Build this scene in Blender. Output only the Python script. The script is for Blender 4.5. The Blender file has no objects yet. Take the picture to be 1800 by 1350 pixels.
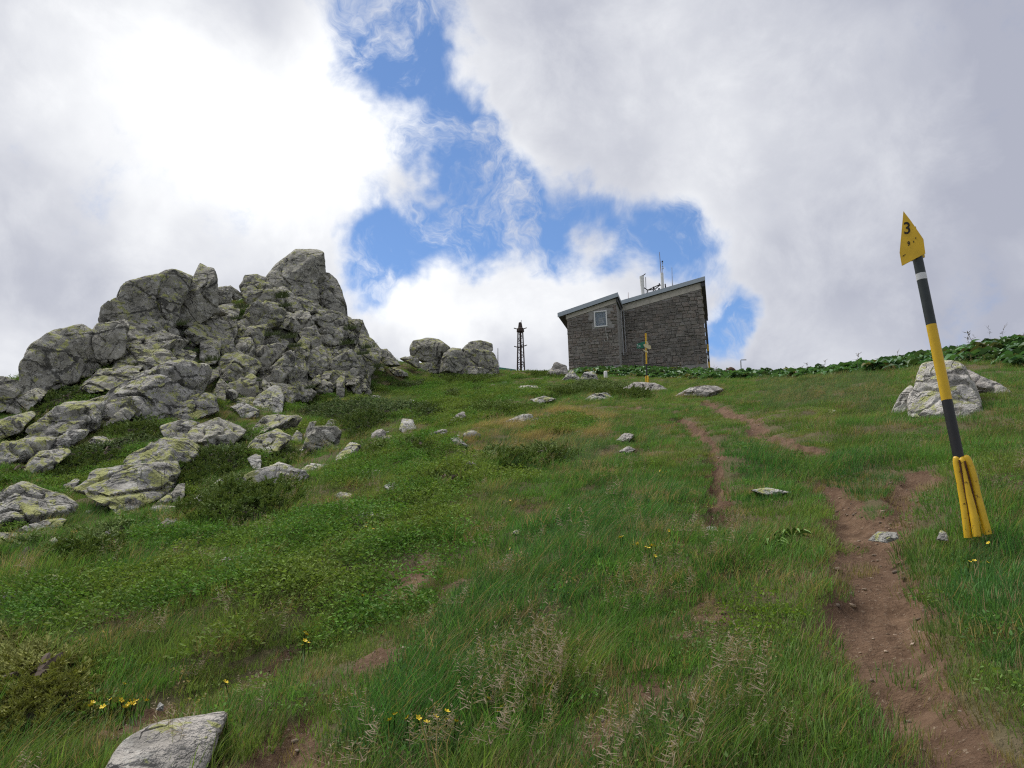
import bpy, bmesh, math, random
import numpy as np
from mathutils import Vector, Matrix

random.seed(7)
rng = np.random.default_rng(11)
S = bpy.context.scene
COL = S.collection

# ------------------------------------------------------------------ camera
FPX = 1352.0                      # focal length in pixels of the 1800 px wide photograph
PITCH, ROLL = math.radians(13.0), math.radians(1.5)
CAM = np.array([0.0, 0.0, 1.6])
FW = np.array([0, math.cos(PITCH), math.sin(PITCH)])
R0 = np.array([1.0, 0, 0])
U0 = np.array([0, -math.sin(PITCH), math.cos(PITCH)])
RT = math.cos(ROLL) * R0 - math.sin(ROLL) * U0
UP = math.sin(ROLL) * R0 + math.cos(ROLL) * U0
cd = bpy.data.cameras.new('camera')
cd.sensor_width = 36.0
cd.lens = 36.0 * FPX / 1800.0
cd.clip_start, cd.clip_end = 0.05, 3000.0
cam = bpy.data.objects.new('camera', cd)
COL.objects.link(cam)
M = Matrix.Identity(4)
for i in range(3):
    M[i][0], M[i][1], M[i][2], M[i][3] = RT[i], UP[i], -FW[i], CAM[i]
cam.matrix_world = M
S.camera = cam

# ------------------------------------------------------------------ exposure
S.view_settings.view_transform = 'Standard'
S.view_settings.look = 'None'
S.view_settings.exposure = 0.33
S.view_settings.gamma = 1.0
S.view_settings.use_curve_mapping = False
S.cycles.max_bounces = 4
S.cycles.diffuse_bounces = 2
S.cycles.glossy_bounces = 2
S.cycles.transmission_bounces = 4
S.cycles.transparent_max_bounces = 6
S.cycles.use_denoising = False
S.cycles.pixel_filter_type = 'BLACKMAN_HARRIS'
S.cycles.filter_width = 1.2
S.cycles.use_adaptive_sampling = True
S.cycles.adaptive_threshold = 0.02


def rayd(px, py):
    """unit-horizontal-length ray through a pixel of the 1800x1350 photograph"""
    px = np.asarray(px, float); py = np.asarray(py, float)
    d = FW * FPX + RT * (px[..., None] - 900) + UP * (675 - py[..., None])
    return d / np.hypot(d[..., 0], d[..., 1])[..., None]


# ------------------------------------------------------------------ node helper
class NT:
    def __init__(self, tree):
        self.t = tree; self.n = tree.nodes; self.l = tree.links

    def new(self, kind, **kw):
        n = self.n.new(kind)
        for k, v in kw.items():
            setattr(n, k, v)
        return n

    def put(self, sock, v):
        if v is None:
            return
        if hasattr(v, 'is_output') or isinstance(v, bpy.types.NodeSocket):
            self.l.new(v, sock)
        else:
            if isinstance(v, (tuple, list)) and sock.type == 'RGBA' and len(v) == 3:
                v = (*v, 1)
            sock.default_value = v

    def math(self, op, a, b=None, c=None, clamp=False):
        n = self.new('ShaderNodeMath', operation=op, use_clamp=clamp)
        self.put(n.inputs[0], a)
        if b is not None: self.put(n.inputs[1], b)
        if c is not None: self.put(n.inputs[2], c)
        return n.outputs[0]

    def vmath(self, op, a, b=None, s=None):
        n = self.new('ShaderNodeVectorMath', operation=op)
        self.put(n.inputs[0], a)
        if b is not None: self.put(n.inputs[1], b)
        if s is not None: self.put(n.inputs['Scale'], s)
        return n.outputs['Value'] if op in ('DISTANCE', 'LENGTH', 'DOT_PRODUCT') else n.outputs[0]

    def noise(self, vec, scale, detail=4, rough=0.55, dist=0.0, lac=2.0, color=False):
        n = self.new('ShaderNodeTexNoise')
        if vec is not None: self.put(n.inputs['Vector'], vec)
        n.inputs['Scale'].default_value = scale
        n.inputs['Detail'].default_value = detail
        n.inputs['Roughness'].default_value = rough
        n.inputs['Lacunarity'].default_value = lac
        n.inputs['Distortion'].default_value = dist
        return n.outputs['Color'] if color else n.outputs['Fac']

    def ramp(self, v, a, b, lo=0.0, hi=1.0, smooth=True):
        n = self.new('ShaderNodeMapRange', interpolation_type='SMOOTHSTEP' if smooth else 'LINEAR')
        n.clamp = True
        self.put(n.inputs['Value'], v)
        n.inputs['From Min'].default_value = a
        n.inputs['From Max'].default_value = b
        n.inputs['To Min'].default_value = lo
        n.inputs['To Max'].default_value = hi
        return n.outputs['Result']

    def mix(self, f, a, b, blend='MIX'):
        n = self.new('ShaderNodeMix', data_type='RGBA', blend_type=blend)
        self.put(n.inputs[0], f); self.put(n.inputs[6], a); self.put(n.inputs[7], b)
        return n.outputs[2]

    def attr(self, name, kind='GEOMETRY'):
        n = self.new('ShaderNodeAttribute', attribute_name=name, attribute_type=kind)
        return n


def lin(r, g, b):
    f = lambda c: (c / 255 / 12.92) if c / 255 <= 0.04045 else ((c / 255 + 0.055) / 1.055) ** 2.4
    return (f(r), f(g), f(b))


# ------------------------------------------------------------------ world: sky with broken cloud
SUN_EL, SUN_AZ = math.radians(62), math.radians(-52)      # ahead and to the left, veiled by cloud
W = bpy.data.worlds.new('World')
S.world = W
W.use_nodes = True
t = NT(W.node_tree)
t.n.clear()
sky = t.new('ShaderNodeTexSky', sky_type='NISHITA')
sky.sun_disc = False
sky.sun_elevation = SUN_EL
sky.sun_rotation = SUN_AZ
sky.altitude = 2200
sky.air_density = 1.0
sky.dust_density = 0.6
sky.ozone_density = 2.0
SKY_STRENGTH = 0.12
gen = t.new('ShaderNodeTexCoord').outputs['Generated']
w1 = t.noise(gen, 3.2, 3, 0.6, color=True)
w2 = t.noise(gen, 12.0, 3, 0.65, color=True)
wv = t.vmath('ADD', t.vmath('SCALE', t.vmath('SUBTRACT', w1, (0.5, 0.5, 0.5)), s=0.15),
             t.vmath('SCALE', t.vmath('SUBTRACT', w2, (0.5, 0.5, 0.5)), s=0.085))
dirw = t.vmath('ADD', gen, wv)


def blobs(vec, lst):
    tot = None
    for px, py, rad, amp in lst:
        rad = rad * (1.2 if lst is GAPS else 1.0)
        d = rayd(px, py); d = d / np.linalg.norm(d)
        dist = t.vmath('DISTANCE', vec, tuple(float(c) for c in d))
        g = t.ramp(dist, 0.0, rad / FPX, amp, 0.0)
        tot = g if tot is None else t.math('ADD', tot, g)
    return tot


GAPS = [(665, -30, 150, 1.2), (725, 90, 135, 1.2), (780, 205, 130, 1.2), (830, 310, 130, 1.15), (890, 390, 140, 1.15), (800, 440, 150, 1.1),
        (690, 465, 130, 1.15), (640, 515, 95, 1.1), (980, 400, 130, 1.05), (1045, 320, 75, .6), (1130, 430, 125, 1.1), (1195, 425, 105, 1.15),
        (1310, 550, 95, 1.2), (1275, 595, 85, 1.1), (855, 200, 60, .45), (1340, 520, 50, .5), (1000, 470, 90, .6)]
FILL = [(765, 350, 85, 1.1), (910, 440, 75, 1.1), (1035, 425, 70, 1.0), (735, 190, 60, .45), (990, 340, 60, .5), (690, 570, 125, .9), (770, 535, 110, .8),
        (870, 555, 150, .9), (1000, 545, 120, .8), (1130, 520, 85, .7), (1265, 545, 40, .6), (930, 150, 180, .4), (1400, 480, 120, .6), (1370, 640, 110, .8)]
BRIGHT = [(1480, 120, 520, .16), (1250, 350, 260, .12), (430, 130, 480, .5), (520, 260, 330, .38), (250, 300, 420, .2), (660, 300, 180, .35), (850, 570, 260, .75),
          (700, 570, 160, .5), (1050, 540, 180, .5), (120, 60, 300, .25), (930, 300, 120, .2), (1265, 540, 60, .4), (30, 610, 160, .4)]
GREY = [(420, 30, 130, .22), (120, 520, 260, .15), (1600, 420, 420, .12), (870, 640, 110, .35)]
fine = t.noise(gen, 8.0, 8, 0.66, 0.25)
cov = t.math('ADD', t.math('MULTIPLY', t.math('SUBTRACT', fine, 0.5), 2.4), 0.80)
cov = t.math('SUBTRACT', cov, blobs(dirw, GAPS))
cov = t.math('ADD', cov, blobs(dirw, FILL))
mask = t.ramp(cov, -0.45, 0.62)
wisp = t.ramp(t.noise(t.vmath('ADD', dirw, (3.1, 1.7, 0.4)), 9.0, 7, 0.68, 0.6), 0.45, 0.74, 0.0, 0.9)
mask = t.math('ADD', mask, t.math('MULTIPLY', wisp, t.math('SUBTRACT', 1.0, mask)))
big = t.noise(gen, 2.6, 4, 0.55)
tone = t.math('ADD', t.math('MULTIPLY', t.math('SUBTRACT', big, 0.5), 1.6), 0.19)
tone = t.math('ADD', tone, t.math('MULTIPLY', t.math('SUBTRACT', fine, 0.5), 0.85))
tone = t.math('ADD', tone, blobs(dirw, BRIGHT))
tone = t.math('SUBTRACT', tone, blobs(dirw, GREY))
edge = t.ramp(cov, 0.05, 0.9, 0.16, 0.0)                    # thin cloud edges let more light through
tone = t.math('ADD', tone, edge, clamp=True)
ccol = t.mix(tone, (0.355, 0.372, 0.445), (0.85, 0.86, 0.87))
b1 = t.new('ShaderNodeBackground'); t.put(b1.inputs[0], t.mix(1.0, sky.outputs[0], (0.88, 1.0, 1.10), 'MULTIPLY')); b1.inputs[1].default_value = SKY_STRENGTH
b2 = t.new('ShaderNodeBackground'); t.put(b2.inputs[0], ccol); b2.inputs[1].default_value = 1.0
ms = t.new('ShaderNodeMixShader'); t.put(ms.inputs[0], mask); t.put(ms.inputs[1], b1.outputs[0]); t.put(ms.inputs[2], b2.outputs[0])
W.cycles.sampling_method = 'NONE'
wo = t.new('ShaderNodeOutputWorld'); t.l.new(ms.outputs[0], wo.inputs[0])

# ------------------------------------------------------------------ sun behind thin cloud
sd = bpy.data.lights.new('sun', 'SUN')
sd.energy = 3.2
sd.angle = math.radians(30)
sd.color = (1.0, 0.96, 0.9)
so = bpy.data.objects.new('sun', sd)
COL.objects.link(so)
sdir = Vector((math.sin(SUN_AZ) * math.cos(SUN_EL), math.cos(SUN_AZ) * math.cos(SUN_EL), math.sin(SUN_EL)))
so.rotation_euler = sdir.to_track_quat('Z', 'Y').to_euler()
so.location = (0, 0, 60)


# ------------------------------------------------------------------ numpy gradient noise
_perm = rng.permutation(256); _perm = np.concatenate([_perm, _perm, _perm])
_grad = rng.normal(size=(256, 3)); _grad /= np.linalg.norm(_grad, axis=1)[:, None]


def pnoise(P):
    P = np.asarray(P, float)
    I = np.floor(P).astype(int); F = P - I; I &= 255
    u = F * F * F * (F * (F * 6 - 15) + 10)
    out = 0.0
    for dx in (0, 1):
        for dy in (0, 1):
            for dz in (0, 1):
                h = _perm[_perm[_perm[I[..., 0] + dx] + ((I[..., 1] + dy) & 255)] + ((I[..., 2] + dz) & 255)] & 255
                g = _grad[h]
                v = g[..., 0] * (F[..., 0] - dx) + g[..., 1] * (F[..., 1] - dy) + g[..., 2] * (F[..., 2] - dz)
                wt = (u[..., 0] if dx else 1 - u[..., 0]) * (u[..., 1] if dy else 1 - u[..., 1]) * (u[..., 2] if dz else 1 - u[..., 2])
                out = out + wt * v
    return out * 1.5


def noise2(x, y, s, z=0.0):
    x = np.asarray(x, float)
    return pnoise(np.stack([x * s, np.asarray(y, float) * s, np.full_like(x, z)], -1))


def sstep(a, b, x):
    q = np.clip((x - a) / (b - a), 0, 1)
    return q * q * (3 - 2 * q)


# ------------------------------------------------------------------ terrain surface
SLA, SLB = 0.275, 0.09
CTRL = {
    -200: [(1000, 10), (930, 13), (860, 16.5), (800, 20), (740, 25), (690, 30), (735, 42), (800, 70)],
    0: [(930, 12.2), (860, 15), (800, 18.5), (740, 23), (695, 27), (730, 38), (800, 70)],
    100: [(880, 14.3), (820, 17), (750, 21.5), (690, 26), (650, 29), (700, 40), (780, 65)],
    260: [(890, 12.2), (830, 15.5), (760, 20), (680, 25), (600, 29), (530, 33), (570, 39), (680, 52), (740, 75)],
    400: [(880, 11.2), (800, 17), (740, 23), (680, 28), (600, 31.5), (530, 35), (570, 41), (660, 53), (720, 80)],
    530: [(820, 13.8), (740, 24), (690, 32), (600, 35.5), (530, 38), (500, 40), (540, 46), (640, 58), (700, 85)],
    620: [(750, 21), (710, 29), (670, 37), (620, 40), (595, 43), (645, 52), (690, 85)],
    700: [(760, 18.5), (700, 33), (664, 42), (637, 47), (655, 60), (685, 95)],
    800: [(750, 17.5), (700, 30), (666, 44), (649, 50), (662, 65), (686, 95)],
    900: [(750, 15.7), (700, 26.5), (668, 43), (654, 53), (664, 66), (680, 95)],
    1140: [(850, 8.5), (750, 14.5), (700, 26), (683, 33), (664, 44), (653, 52), (658, 62), (670, 95)],
    1250: [(800, 10.1), (740, 15.5), (700, 24), (674, 35), (660, 46), (664, 60), (678, 95)],
    1400: [(850, 7.9), (750, 12.5), (700, 19), (670, 32), (661, 38), (672, 55), (690, 90)],
    1600: [(850, 7.6), (750, 11.5), (700, 15.5), (655, 25), (638, 33), (655, 46), (690, 80)],
    1800: [(850, 7.6), (750, 11), (700, 14), (645, 21.5), (614, 28.5), (608, 32), (630, 44), (680, 80)],
    1950: [(850, 7.6), (700, 13.5), (640, 20), (595, 28), (610, 40), (660, 80)],
}
_c = []
for px in (-200, 0, 300, 600, 900, 1200, 1500, 1800, 1950):
    for py in (1500, 1350, 1200, 1050, 960):
        d = rayd(px, py)
        _c.append((math.atan2(d[0], d[1]), math.log(1.6 / (SLA * d[1] + SLB * d[0] - d[2])), 0.0))
for px, lst in CTRL.items():
    for py, dd in lst:
        d = rayd(px, py)
        _c.append((math.atan2(d[0], d[1]), math.log(dd), (1.6 + dd * d[2]) / dd - (SLA * d[1] + SLB * d[0])))
_c = np.array(_c)
TS = np.array([2.2, 1.0])
_X = _c[:, :2] * TS


def _tk(A, B):
    r2 = ((A[:, None, :] - B[None, :, :]) ** 2).sum(-1)
    return 0.5 * r2 * np.log(r2 + 1e-12)


_n = len(_X)
_A = np.zeros((_n + 3, _n + 3))
_A[:_n, :_n] = _tk(_X, _X) + np.eye(_n) * 2e-3
_A[:_n, _n] = 1; _A[:_n, _n + 1:] = _X
_A[_n, :_n] = 1; _A[_n + 1:, :_n] = _X.T
_w = np.linalg.solve(_A, np.concatenate([_c[:, 2], np.zeros(3)]))


def hbase(x, y):
    x = np.asarray(x, float); y = np.asarray(y, float)
    shp = x.shape
    x = x.ravel(); y = y.ravel()
    d = np.maximum(np.hypot(x, y), 0.05)
    az = np.arctan2(x, y)
    fade = 1 - sstep(math.radians(46), math.radians(95), np.abs(az))
    ld = np.clip(np.log(d), math.log(2.6), math.log(95))
    q = np.zeros_like(d)
    idx = np.where(fade > 0)[0]
    Q = np.stack([np.clip(az, -0.85, 0.85), ld], -1) * TS
    for k in range(0, len(idx), 20000):
        ii = idx[k:k + 20000]
        q[ii] = _tk(Q[ii], _X) @ _w[:_n] + _w[_n] + Q[ii] @ _w[_n + 1:]
    q *= fade * sstep(1.0, 3.5, d)
    dc = np.minimum(d, 95)
    z = (SLA * np.cos(az) + SLB * np.sin(az) + q) * dc
    # past the back of the summit plateau, and round the sides, the mountain falls away
    side = sstep(math.radians(50), math.radians(100), np.abs(az))
    z = z - np.maximum(d - 95, 0) * 0.12 - side * np.maximum(d - 30, 0) * 0.12
    return z.reshape(shp)


def hits(px, py, H=None):
    """first terrain hit of the rays through pixels -> horizontal distances (inf when the ray leaves over the skyline)"""
    H = H or hbase
    D = rayd(np.atleast_1d(px), np.atleast_1d(py))
    ds = np.exp(np.linspace(math.log(2.0), math.log(92), 300))
    X = D[:, 0:1] * ds; Y = D[:, 1:2] * ds
    g = H(X, Y) - (1.6 + D[:, 2:3] * ds)
    res = np.full(len(D), np.inf)
    for i in range(len(D)):
        k = np.where(g[i] > 0)[0]
        if len(k):
            j = k[0]
            if j == 0:
                res[i] = ds[0]; continue
            a, b = g[i, j - 1], g[i, j]
            res[i] = ds[j - 1] + (ds[j] - ds[j - 1]) * (-a / (b - a))
    return res


def gpt(px, py, dmax=60.0):
    D = rayd(np.atleast_1d(px), np.atleast_1d(py))
    d = np.minimum(hits(px, py), dmax)
    P = CAM + D * d[:, None]
    P[:, 2] = hbase(P[:, 0], P[:, 1])
    return P


# traced outlines are written in the pixels of enlarged crops of the photograph
VIEW = {'A': (0, 440, 5.625), 'B': (300, 430, 4.5), 'C': (0, 640, 5.625), 'D': (300, 640, 4.5), 'E': (0, 820, 5.625),
        'G': (560, 580, 4.5), 'P': (0, 0, 1.0), 'T': (1540, 560, 6.75)}


def outline(view, s):
    out = []
    for tok in s.split():
        v = view
        if tok[0].isalpha():
            v, tok = tok[0], tok[1:]
        x, y = map(float, tok.split(','))
        ox, oy, sc = VIEW[v]
        out.append((ox + x / sc, oy + y / sc))
    return np.array(out)


def world_poly(view, s, dmax=60.0, grow=1.0):
    P = outline(view, s)
    P = P.mean(0) + (P - P.mean(0)) * grow
    # denser edges so that the outline follows the slope
    Q = []
    for i in range(len(P)):
        a, b = P[i], P[(i + 1) % len(P)]
        for k in range(3):
            Q.append(a + (b - a) * k / 3)
    Q = np.array(Q)
    return gpt(Q[:, 0], Q[:, 1], dmax)[:, :2]


def inpoly(x, y, P):
    x = np.asarray(x); y = np.asarray(y)
    c = np.zeros(x.shape, bool)
    j = len(P) - 1
    for i in range(len(P)):
        xi, yi = P[i]; xj, yj = P[j]
        if yi != yj:
            c ^= ((yi > y) != (yj > y)) & (x < (xj - xi) * (y - yi) / (yj - yi) + xi)
        j = i
    return c


def sdist(x, y, P):
    """signed distance to polygon P, positive inside"""
    x = np.asarray(x, float); y = np.asarray(y, float)
    best = np.full(x.shape, 1e9)
    for i in range(len(P)):
        a = P[i]; b = P[(i + 1) % len(P)]
        e = b - a; L = max((e ** 2).sum(), 1e-9)
        s = np.clip(((x - a[0]) * e[0] + (y - a[1]) * e[1]) / L, 0, 1)
        best = np.minimum(best, np.hypot(x - a[0] - s * e[0], y - a[1] - s * e[1]))
    return np.where(inpoly(x, y, P), best, -best)


# ------------------------------------------------------------------ bare earth: trail, gully and worn spots
DIRT = [  # view, outline, carved depth (m)
    ('P', '1610,1380 1565,1290 1515,1225 1470,1180 1448,1115 1452,1060 1470,1005 1455,965 1440,945 1462,922 1458,890 1435,855 1442,838 1480,845 1500,878 1528,902 1548,897 1562,870 1572,842 1592,826 1638,828 1642,850 1602,882 1572,915 1582,945 1585,990 1602,1030 1628,1065 1632,1110 1645,1160 1660,1210 1690,1265 1725,1315 1790,1365 1800,1400', .13),
    ('P', '1222,905 1250,895 1262,878 1238,868 1245,842 1252,815 1243,785 1230,765 1205,752 1178,745 1172,735 1190,730 1215,742 1245,758 1265,775 1268,800 1262,830 1270,860 1285,895 1300,905 1280,922 1240,925', .24),
    ('P', '1235,706 1255,710 1290,722 1330,738 1352,762 1400,785 1460,790 1455,800 1400,800 1345,780 1320,758 1285,735 1240,718', .12),
    ('P', '668,1025 695,995 735,980 738,992 700,1018', .05),
    ('P', '640,1150 660,1115 700,1095 705,1110 680,1150 650,1185', .06),
    ('P', '455,1360 500,1280 540,1240 560,1255 550,1300 560,1360', .08),
    ('P', '255,1250 275,1220 330,1200 350,1208 330,1225 290,1250 250,1275', .08),
    ('P', '395,1165 440,1150 500,1118 515,1130 470,1155 420,1175', .07),
    ('P', '915,895 925,880 945,878 950,892 935,902', .05),
    ('P', '1015,872 1060,855 1075,862 1040,880', .04),
    ('P', '1190,1090 1215,1060 1250,1050 1245,1080 1215,1115 1195,1120', .05),
    ('P', '1090,1225 1130,1205 1165,1210 1140,1235 1100,1245', .05),
    ('P', '1095,722 1120,715 1135,722 1110,732', .05),
    ('P', '1105,808 1125,795 1145,803 1130,812', .06),
    ('P', '1000,1300 1050,1280 1080,1310 1040,1340', .04),
    ('P', '330,960 370,955 400,962 380,972 345,972', .05),
    ('P', '150,1075 185,1062 195,1070 170,1085', .05),
    ('P', '180,1290 240,1272 300,1268 290,1282 210,1310', .05),
    ('P', '790,1010 830,1002 870,985 880,992 830,1015', .03),
]
DIRTW = [(world_poly(v, s), dep) for v, s, dep in DIRT]
ROCKY = [world_poly('P', s, 42) for s in (
    '470,700 430,640 420,560 480,500 560,480 605,540 640,600 665,650 640,690 560,690',
    '40,660 180,560 300,500 420,540 440,640 420,690 300,660 180,650 90,680')]


def dirtmask(x, y):
    m = np.zeros_like(x); carve = np.zeros_like(x)
    wob = 0.10 * noise2(x, y, 2.3, 3.1) + 0.05 * noise2(x, y, 6.0, 8.2) + .03 * noise2(x, y, 14.0, 2.2)
    for di, (P, dep) in enumerate(DIRTW):
        lo = P.min(0) - 0.8; hi = P.max(0) + 0.8
        ii = np.where((x > lo[0]) & (x < hi[0]) & (y > lo[1]) & (y < hi[1]))[0]
        if not len(ii): continue
        s = sdist(x[ii], y[ii], P) + (wob[ii] * .75 + .05 if di < 3 else wob[ii] * 1.8 + .03)
        m[ii] = np.maximum(m[ii], sstep(-0.07, 0.05, s))
        carve[ii] = np.maximum(carve[ii], dep * sstep(-0.10, 0.16, s))
    return m, carve


def hfull(x, y, want=False):
    x = np.asarray(x, float); y = np.asarray(y, float)
    shp = x.shape; x = x.ravel(); y = y.ravel()
    z = hbase(x, y)
    d = np.hypot(x, y)
    m, carve = dirtmask(x, y)
    amp = sstep(1.5, 5, d)
    hum = 0.15 * noise2(x, y, 0.55, 1.0) + 0.085 * noise2(x, y, 1.4, 2.0) * (1 - 0.6 * m) + 0.022 * noise2(x, y, 4.5, 5.0) + 0.10 * pnoise(np.stack([(x * .62 + y * .78) * .3, (x * .78 - y * .62) * 1.3, np.full_like(x, 4.4)], -1)) * (1 - sstep(.5, 3.0, x)) + 0.012 * noise2(x, y, 11, 6.0)
    z = z + hum * amp - carve
    # a small worn step across the trail and ruts along it
    z = z + m * (0.04 * noise2(x, y, 2.6, 12.0) + .018 * noise2(x, y, 6.5, 13.0) + .010 * noise2(x, y, 15.0, 14.0))
    fr = np.mod(d * .8 + .5 * noise2(x, y, .9, 15.0), 1.0)
    z = z + m * .06 * (sstep(.0, .22, fr) - fr)
    if want:
        return z.reshape(shp), m.reshape(shp)
    return z.reshape(shp)


# ------------------------------------------------------------------ mesh helpers
def mesh_from(name, V, Fc, mats=(), smooth=True, mi=None):
    me = bpy.data.meshes.new(name)
    V = np.asarray(V, float)
    if isinstance(Fc, np.ndarray) and Fc.ndim == 2:
        k = Fc.shape[1]; nf = len(Fc)
        me.vertices.add(len(V)); me.vertices.foreach_set('co', V.ravel())
        me.loops.add(nf * k); me.polygons.add(nf)
        me.loops.foreach_set('vertex_index', Fc.ravel().astype(np.int32))
        me.polygons.foreach_set('loop_start', np.arange(0, nf * k, k, dtype=np.int32))
        me.polygons.foreach_set('loop_total', np.full(nf, k, np.int32))
        if mi is not None:
            me.polygons.foreach_set('material_index', np.asarray(mi, np.int32))
        if smooth:
            me.polygons.foreach_set('use_smooth', np.ones(nf, bool))
        me.update(calc_edges=True)
    else:
        me.from_pydata([tuple(v) for v in V], [], [tuple(f) for f in Fc])
        for i, p in enumerate(me.polygons):
            p.use_smooth = smooth
            if mi is not None: p.material_index = int(mi[i])
    for m in mats:
        me.materials.append(m)
    return me


def obj(name, me, parent=None, **props):
    o = bpy.data.objects.new(name, me)
    COL.objects.link(o)
    if parent is not None:
        o.parent = parent
    for k, v in props.items():
        o[k] = v
    return o


def thing(name, loc, label, category, group=None, rot=None):
    o = bpy.data.objects.new(name, None)
    o.empty_display_size = 0.2
    COL.objects.link(o)
    o.location = loc
    if rot is not None: o.rotation_euler = rot
    o['label'] = label; o['category'] = category
    if group: o['group'] = group
    return o


class MB:
    """collects boxes, tubes and prisms for one mesh"""
    def __init__(self):
        self.v = []; self.f = []; self.m = []

    def add(self, V, F, m=0):
        o = len(self.v)
        self.v += [tuple(map(float, q)) for q in V]
        self.f += [tuple(i + o for i in q) for q in F]
        self.m += [m] * len(F)
        return self

    def box(self, c, sx, sy, sz, X=(1, 0, 0), Y=(0, 1, 0), Z=(0, 0, 1), m=0):
        c = np.array(c, float); X, Y, Z = (np.array(q, float) for q in (X, Y, Z))
        V = [c + X * sx / 2 * a + Y * sy / 2 * b + Z * sz / 2 * d for d in (-1, 1) for b in (-1, 1) for a in (-1, 1)]
        return self.add(V, [(0, 2, 3, 1), (4, 5, 7, 6), (0, 1, 5, 4), (2, 6, 7, 3), (0, 4, 6, 2), (1, 3, 7, 5)], m)

    def tube(self, pts, rad, n=10, m=0, cap=True):
        pts = np.array(pts, float)
        rad = np.broadcast_to(np.array(rad, float), (len(pts),))
        V = []; F = []
        T = np.gradient(pts, axis=0); T /= np.linalg.norm(T, axis=1)[:, None]
        ref = np.array([0.3, 0.9, 0.2]) if abs(T[0][2]) > 0.7 else np.array([0, 0, 1.0])
        for i, p in enumerate(pts):
            a = np.cross(T[i], ref); a /= np.linalg.norm(a); b = np.cross(T[i], a)
            for k in range(n):
                th = 2 * math.pi * k / n
                V.append(p + rad[i] * (a * math.cos(th) + b * math.sin(th)))
        for i in range(len(pts) - 1):
            for k in range(n):
                k2 = (k + 1) % n
                F.append((i * n + k, i * n + k2, (i + 1) * n + k2, (i + 1) * n + k))
        if cap:
            F.append(tuple(range(n))); F.append(tuple((len(pts) - 1) * n + k for k in reversed(range(n))))
        return self.add(V, F, m)

    def prism(self, P2, to3, th, m=0):
        """extrude 2D outline (mapped by to3(a,b,depth)) by th"""
        n = len(P2)
        V = [to3(a, b, 0) for a, b in P2] + [to3(a, b, th) for a, b in P2]
        F = [tuple(range(n)), tuple(reversed(range(n, 2 * n)))] + [(i, i + n, (i + 1) % n + n, (i + 1) % n) for i in range(n)]
        return self.add(V, F, m)

    def build(self, name, mats, parent=None, smooth=False, **props):
        me = mesh_from(name, self.v, self.f, mats if isinstance(mats, (list, tuple)) else [mats], smooth, self.m)
        if smooth: me.set_sharp_from_angle(angle=math.radians(50))
        bm = bmesh.new(); bm.from_mesh(me); bmesh.ops.recalc_face_normals(bm, faces=bm.faces); bm.to_mesh(me); bm.free()
        return obj(name, me, parent, **props)


# ------------------------------------------------------------------ materials
def material(name):
    m = bpy.data.materials.new(name)
    m.use_nodes = True
    t = NT(m.node_tree)
    bs = t.n['Principled BSDF']
    bs.inputs['Specular IOR Level'].default_value = 0.3
    return m, t, bs


def simple(name, col, rough=0.6, metal=0.0, nz=0.12, scale=18.0, spec=0.3, rust=0.0, bump=0.0):
    m, t, bs = material(name)
    co = t.new('ShaderNodeTexCoord').outputs['Object']
    n1 = t.noise(co, scale, 5, 0.6)
    c = t.mix(n1, tuple(q * (1 - nz * 2) for q in col), tuple(min(1, q * (1 + nz * 2)) for q in col))
    if rust > 0:
        n2 = t.noise(co, scale * 1.7, 6, 0.7)
        r = t.ramp(n2, 0.72 - rust, 0.76 - rust)
        c = t.mix(r, c, (0.055, 0.022, 0.012))
        t.put(bs.inputs['Roughness'], t.math('ADD', t.math('MULTIPLY', r, 0.4), rough - 0.05, clamp=True))
    else:
        t.put(bs.inputs['Roughness'], t.ramp(n1, 0.2, 0.8, rough - 0.08, min(1, rough + 0.08)))
    t.put(bs.inputs['Base Color'], c)
    bs.inputs['Metallic'].default_value = metal
    bs.inputs['Specular IOR Level'].default_value = spec
    if bump:
        b = t.new('ShaderNodeBump'); b.inputs['Strength'].default_value = bump; b.inputs['Distance'].default_value = 0.02
        t.put(b.inputs['Height'], n1); t.put(bs.inputs['Normal'], b.outputs[0])
    return m


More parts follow.
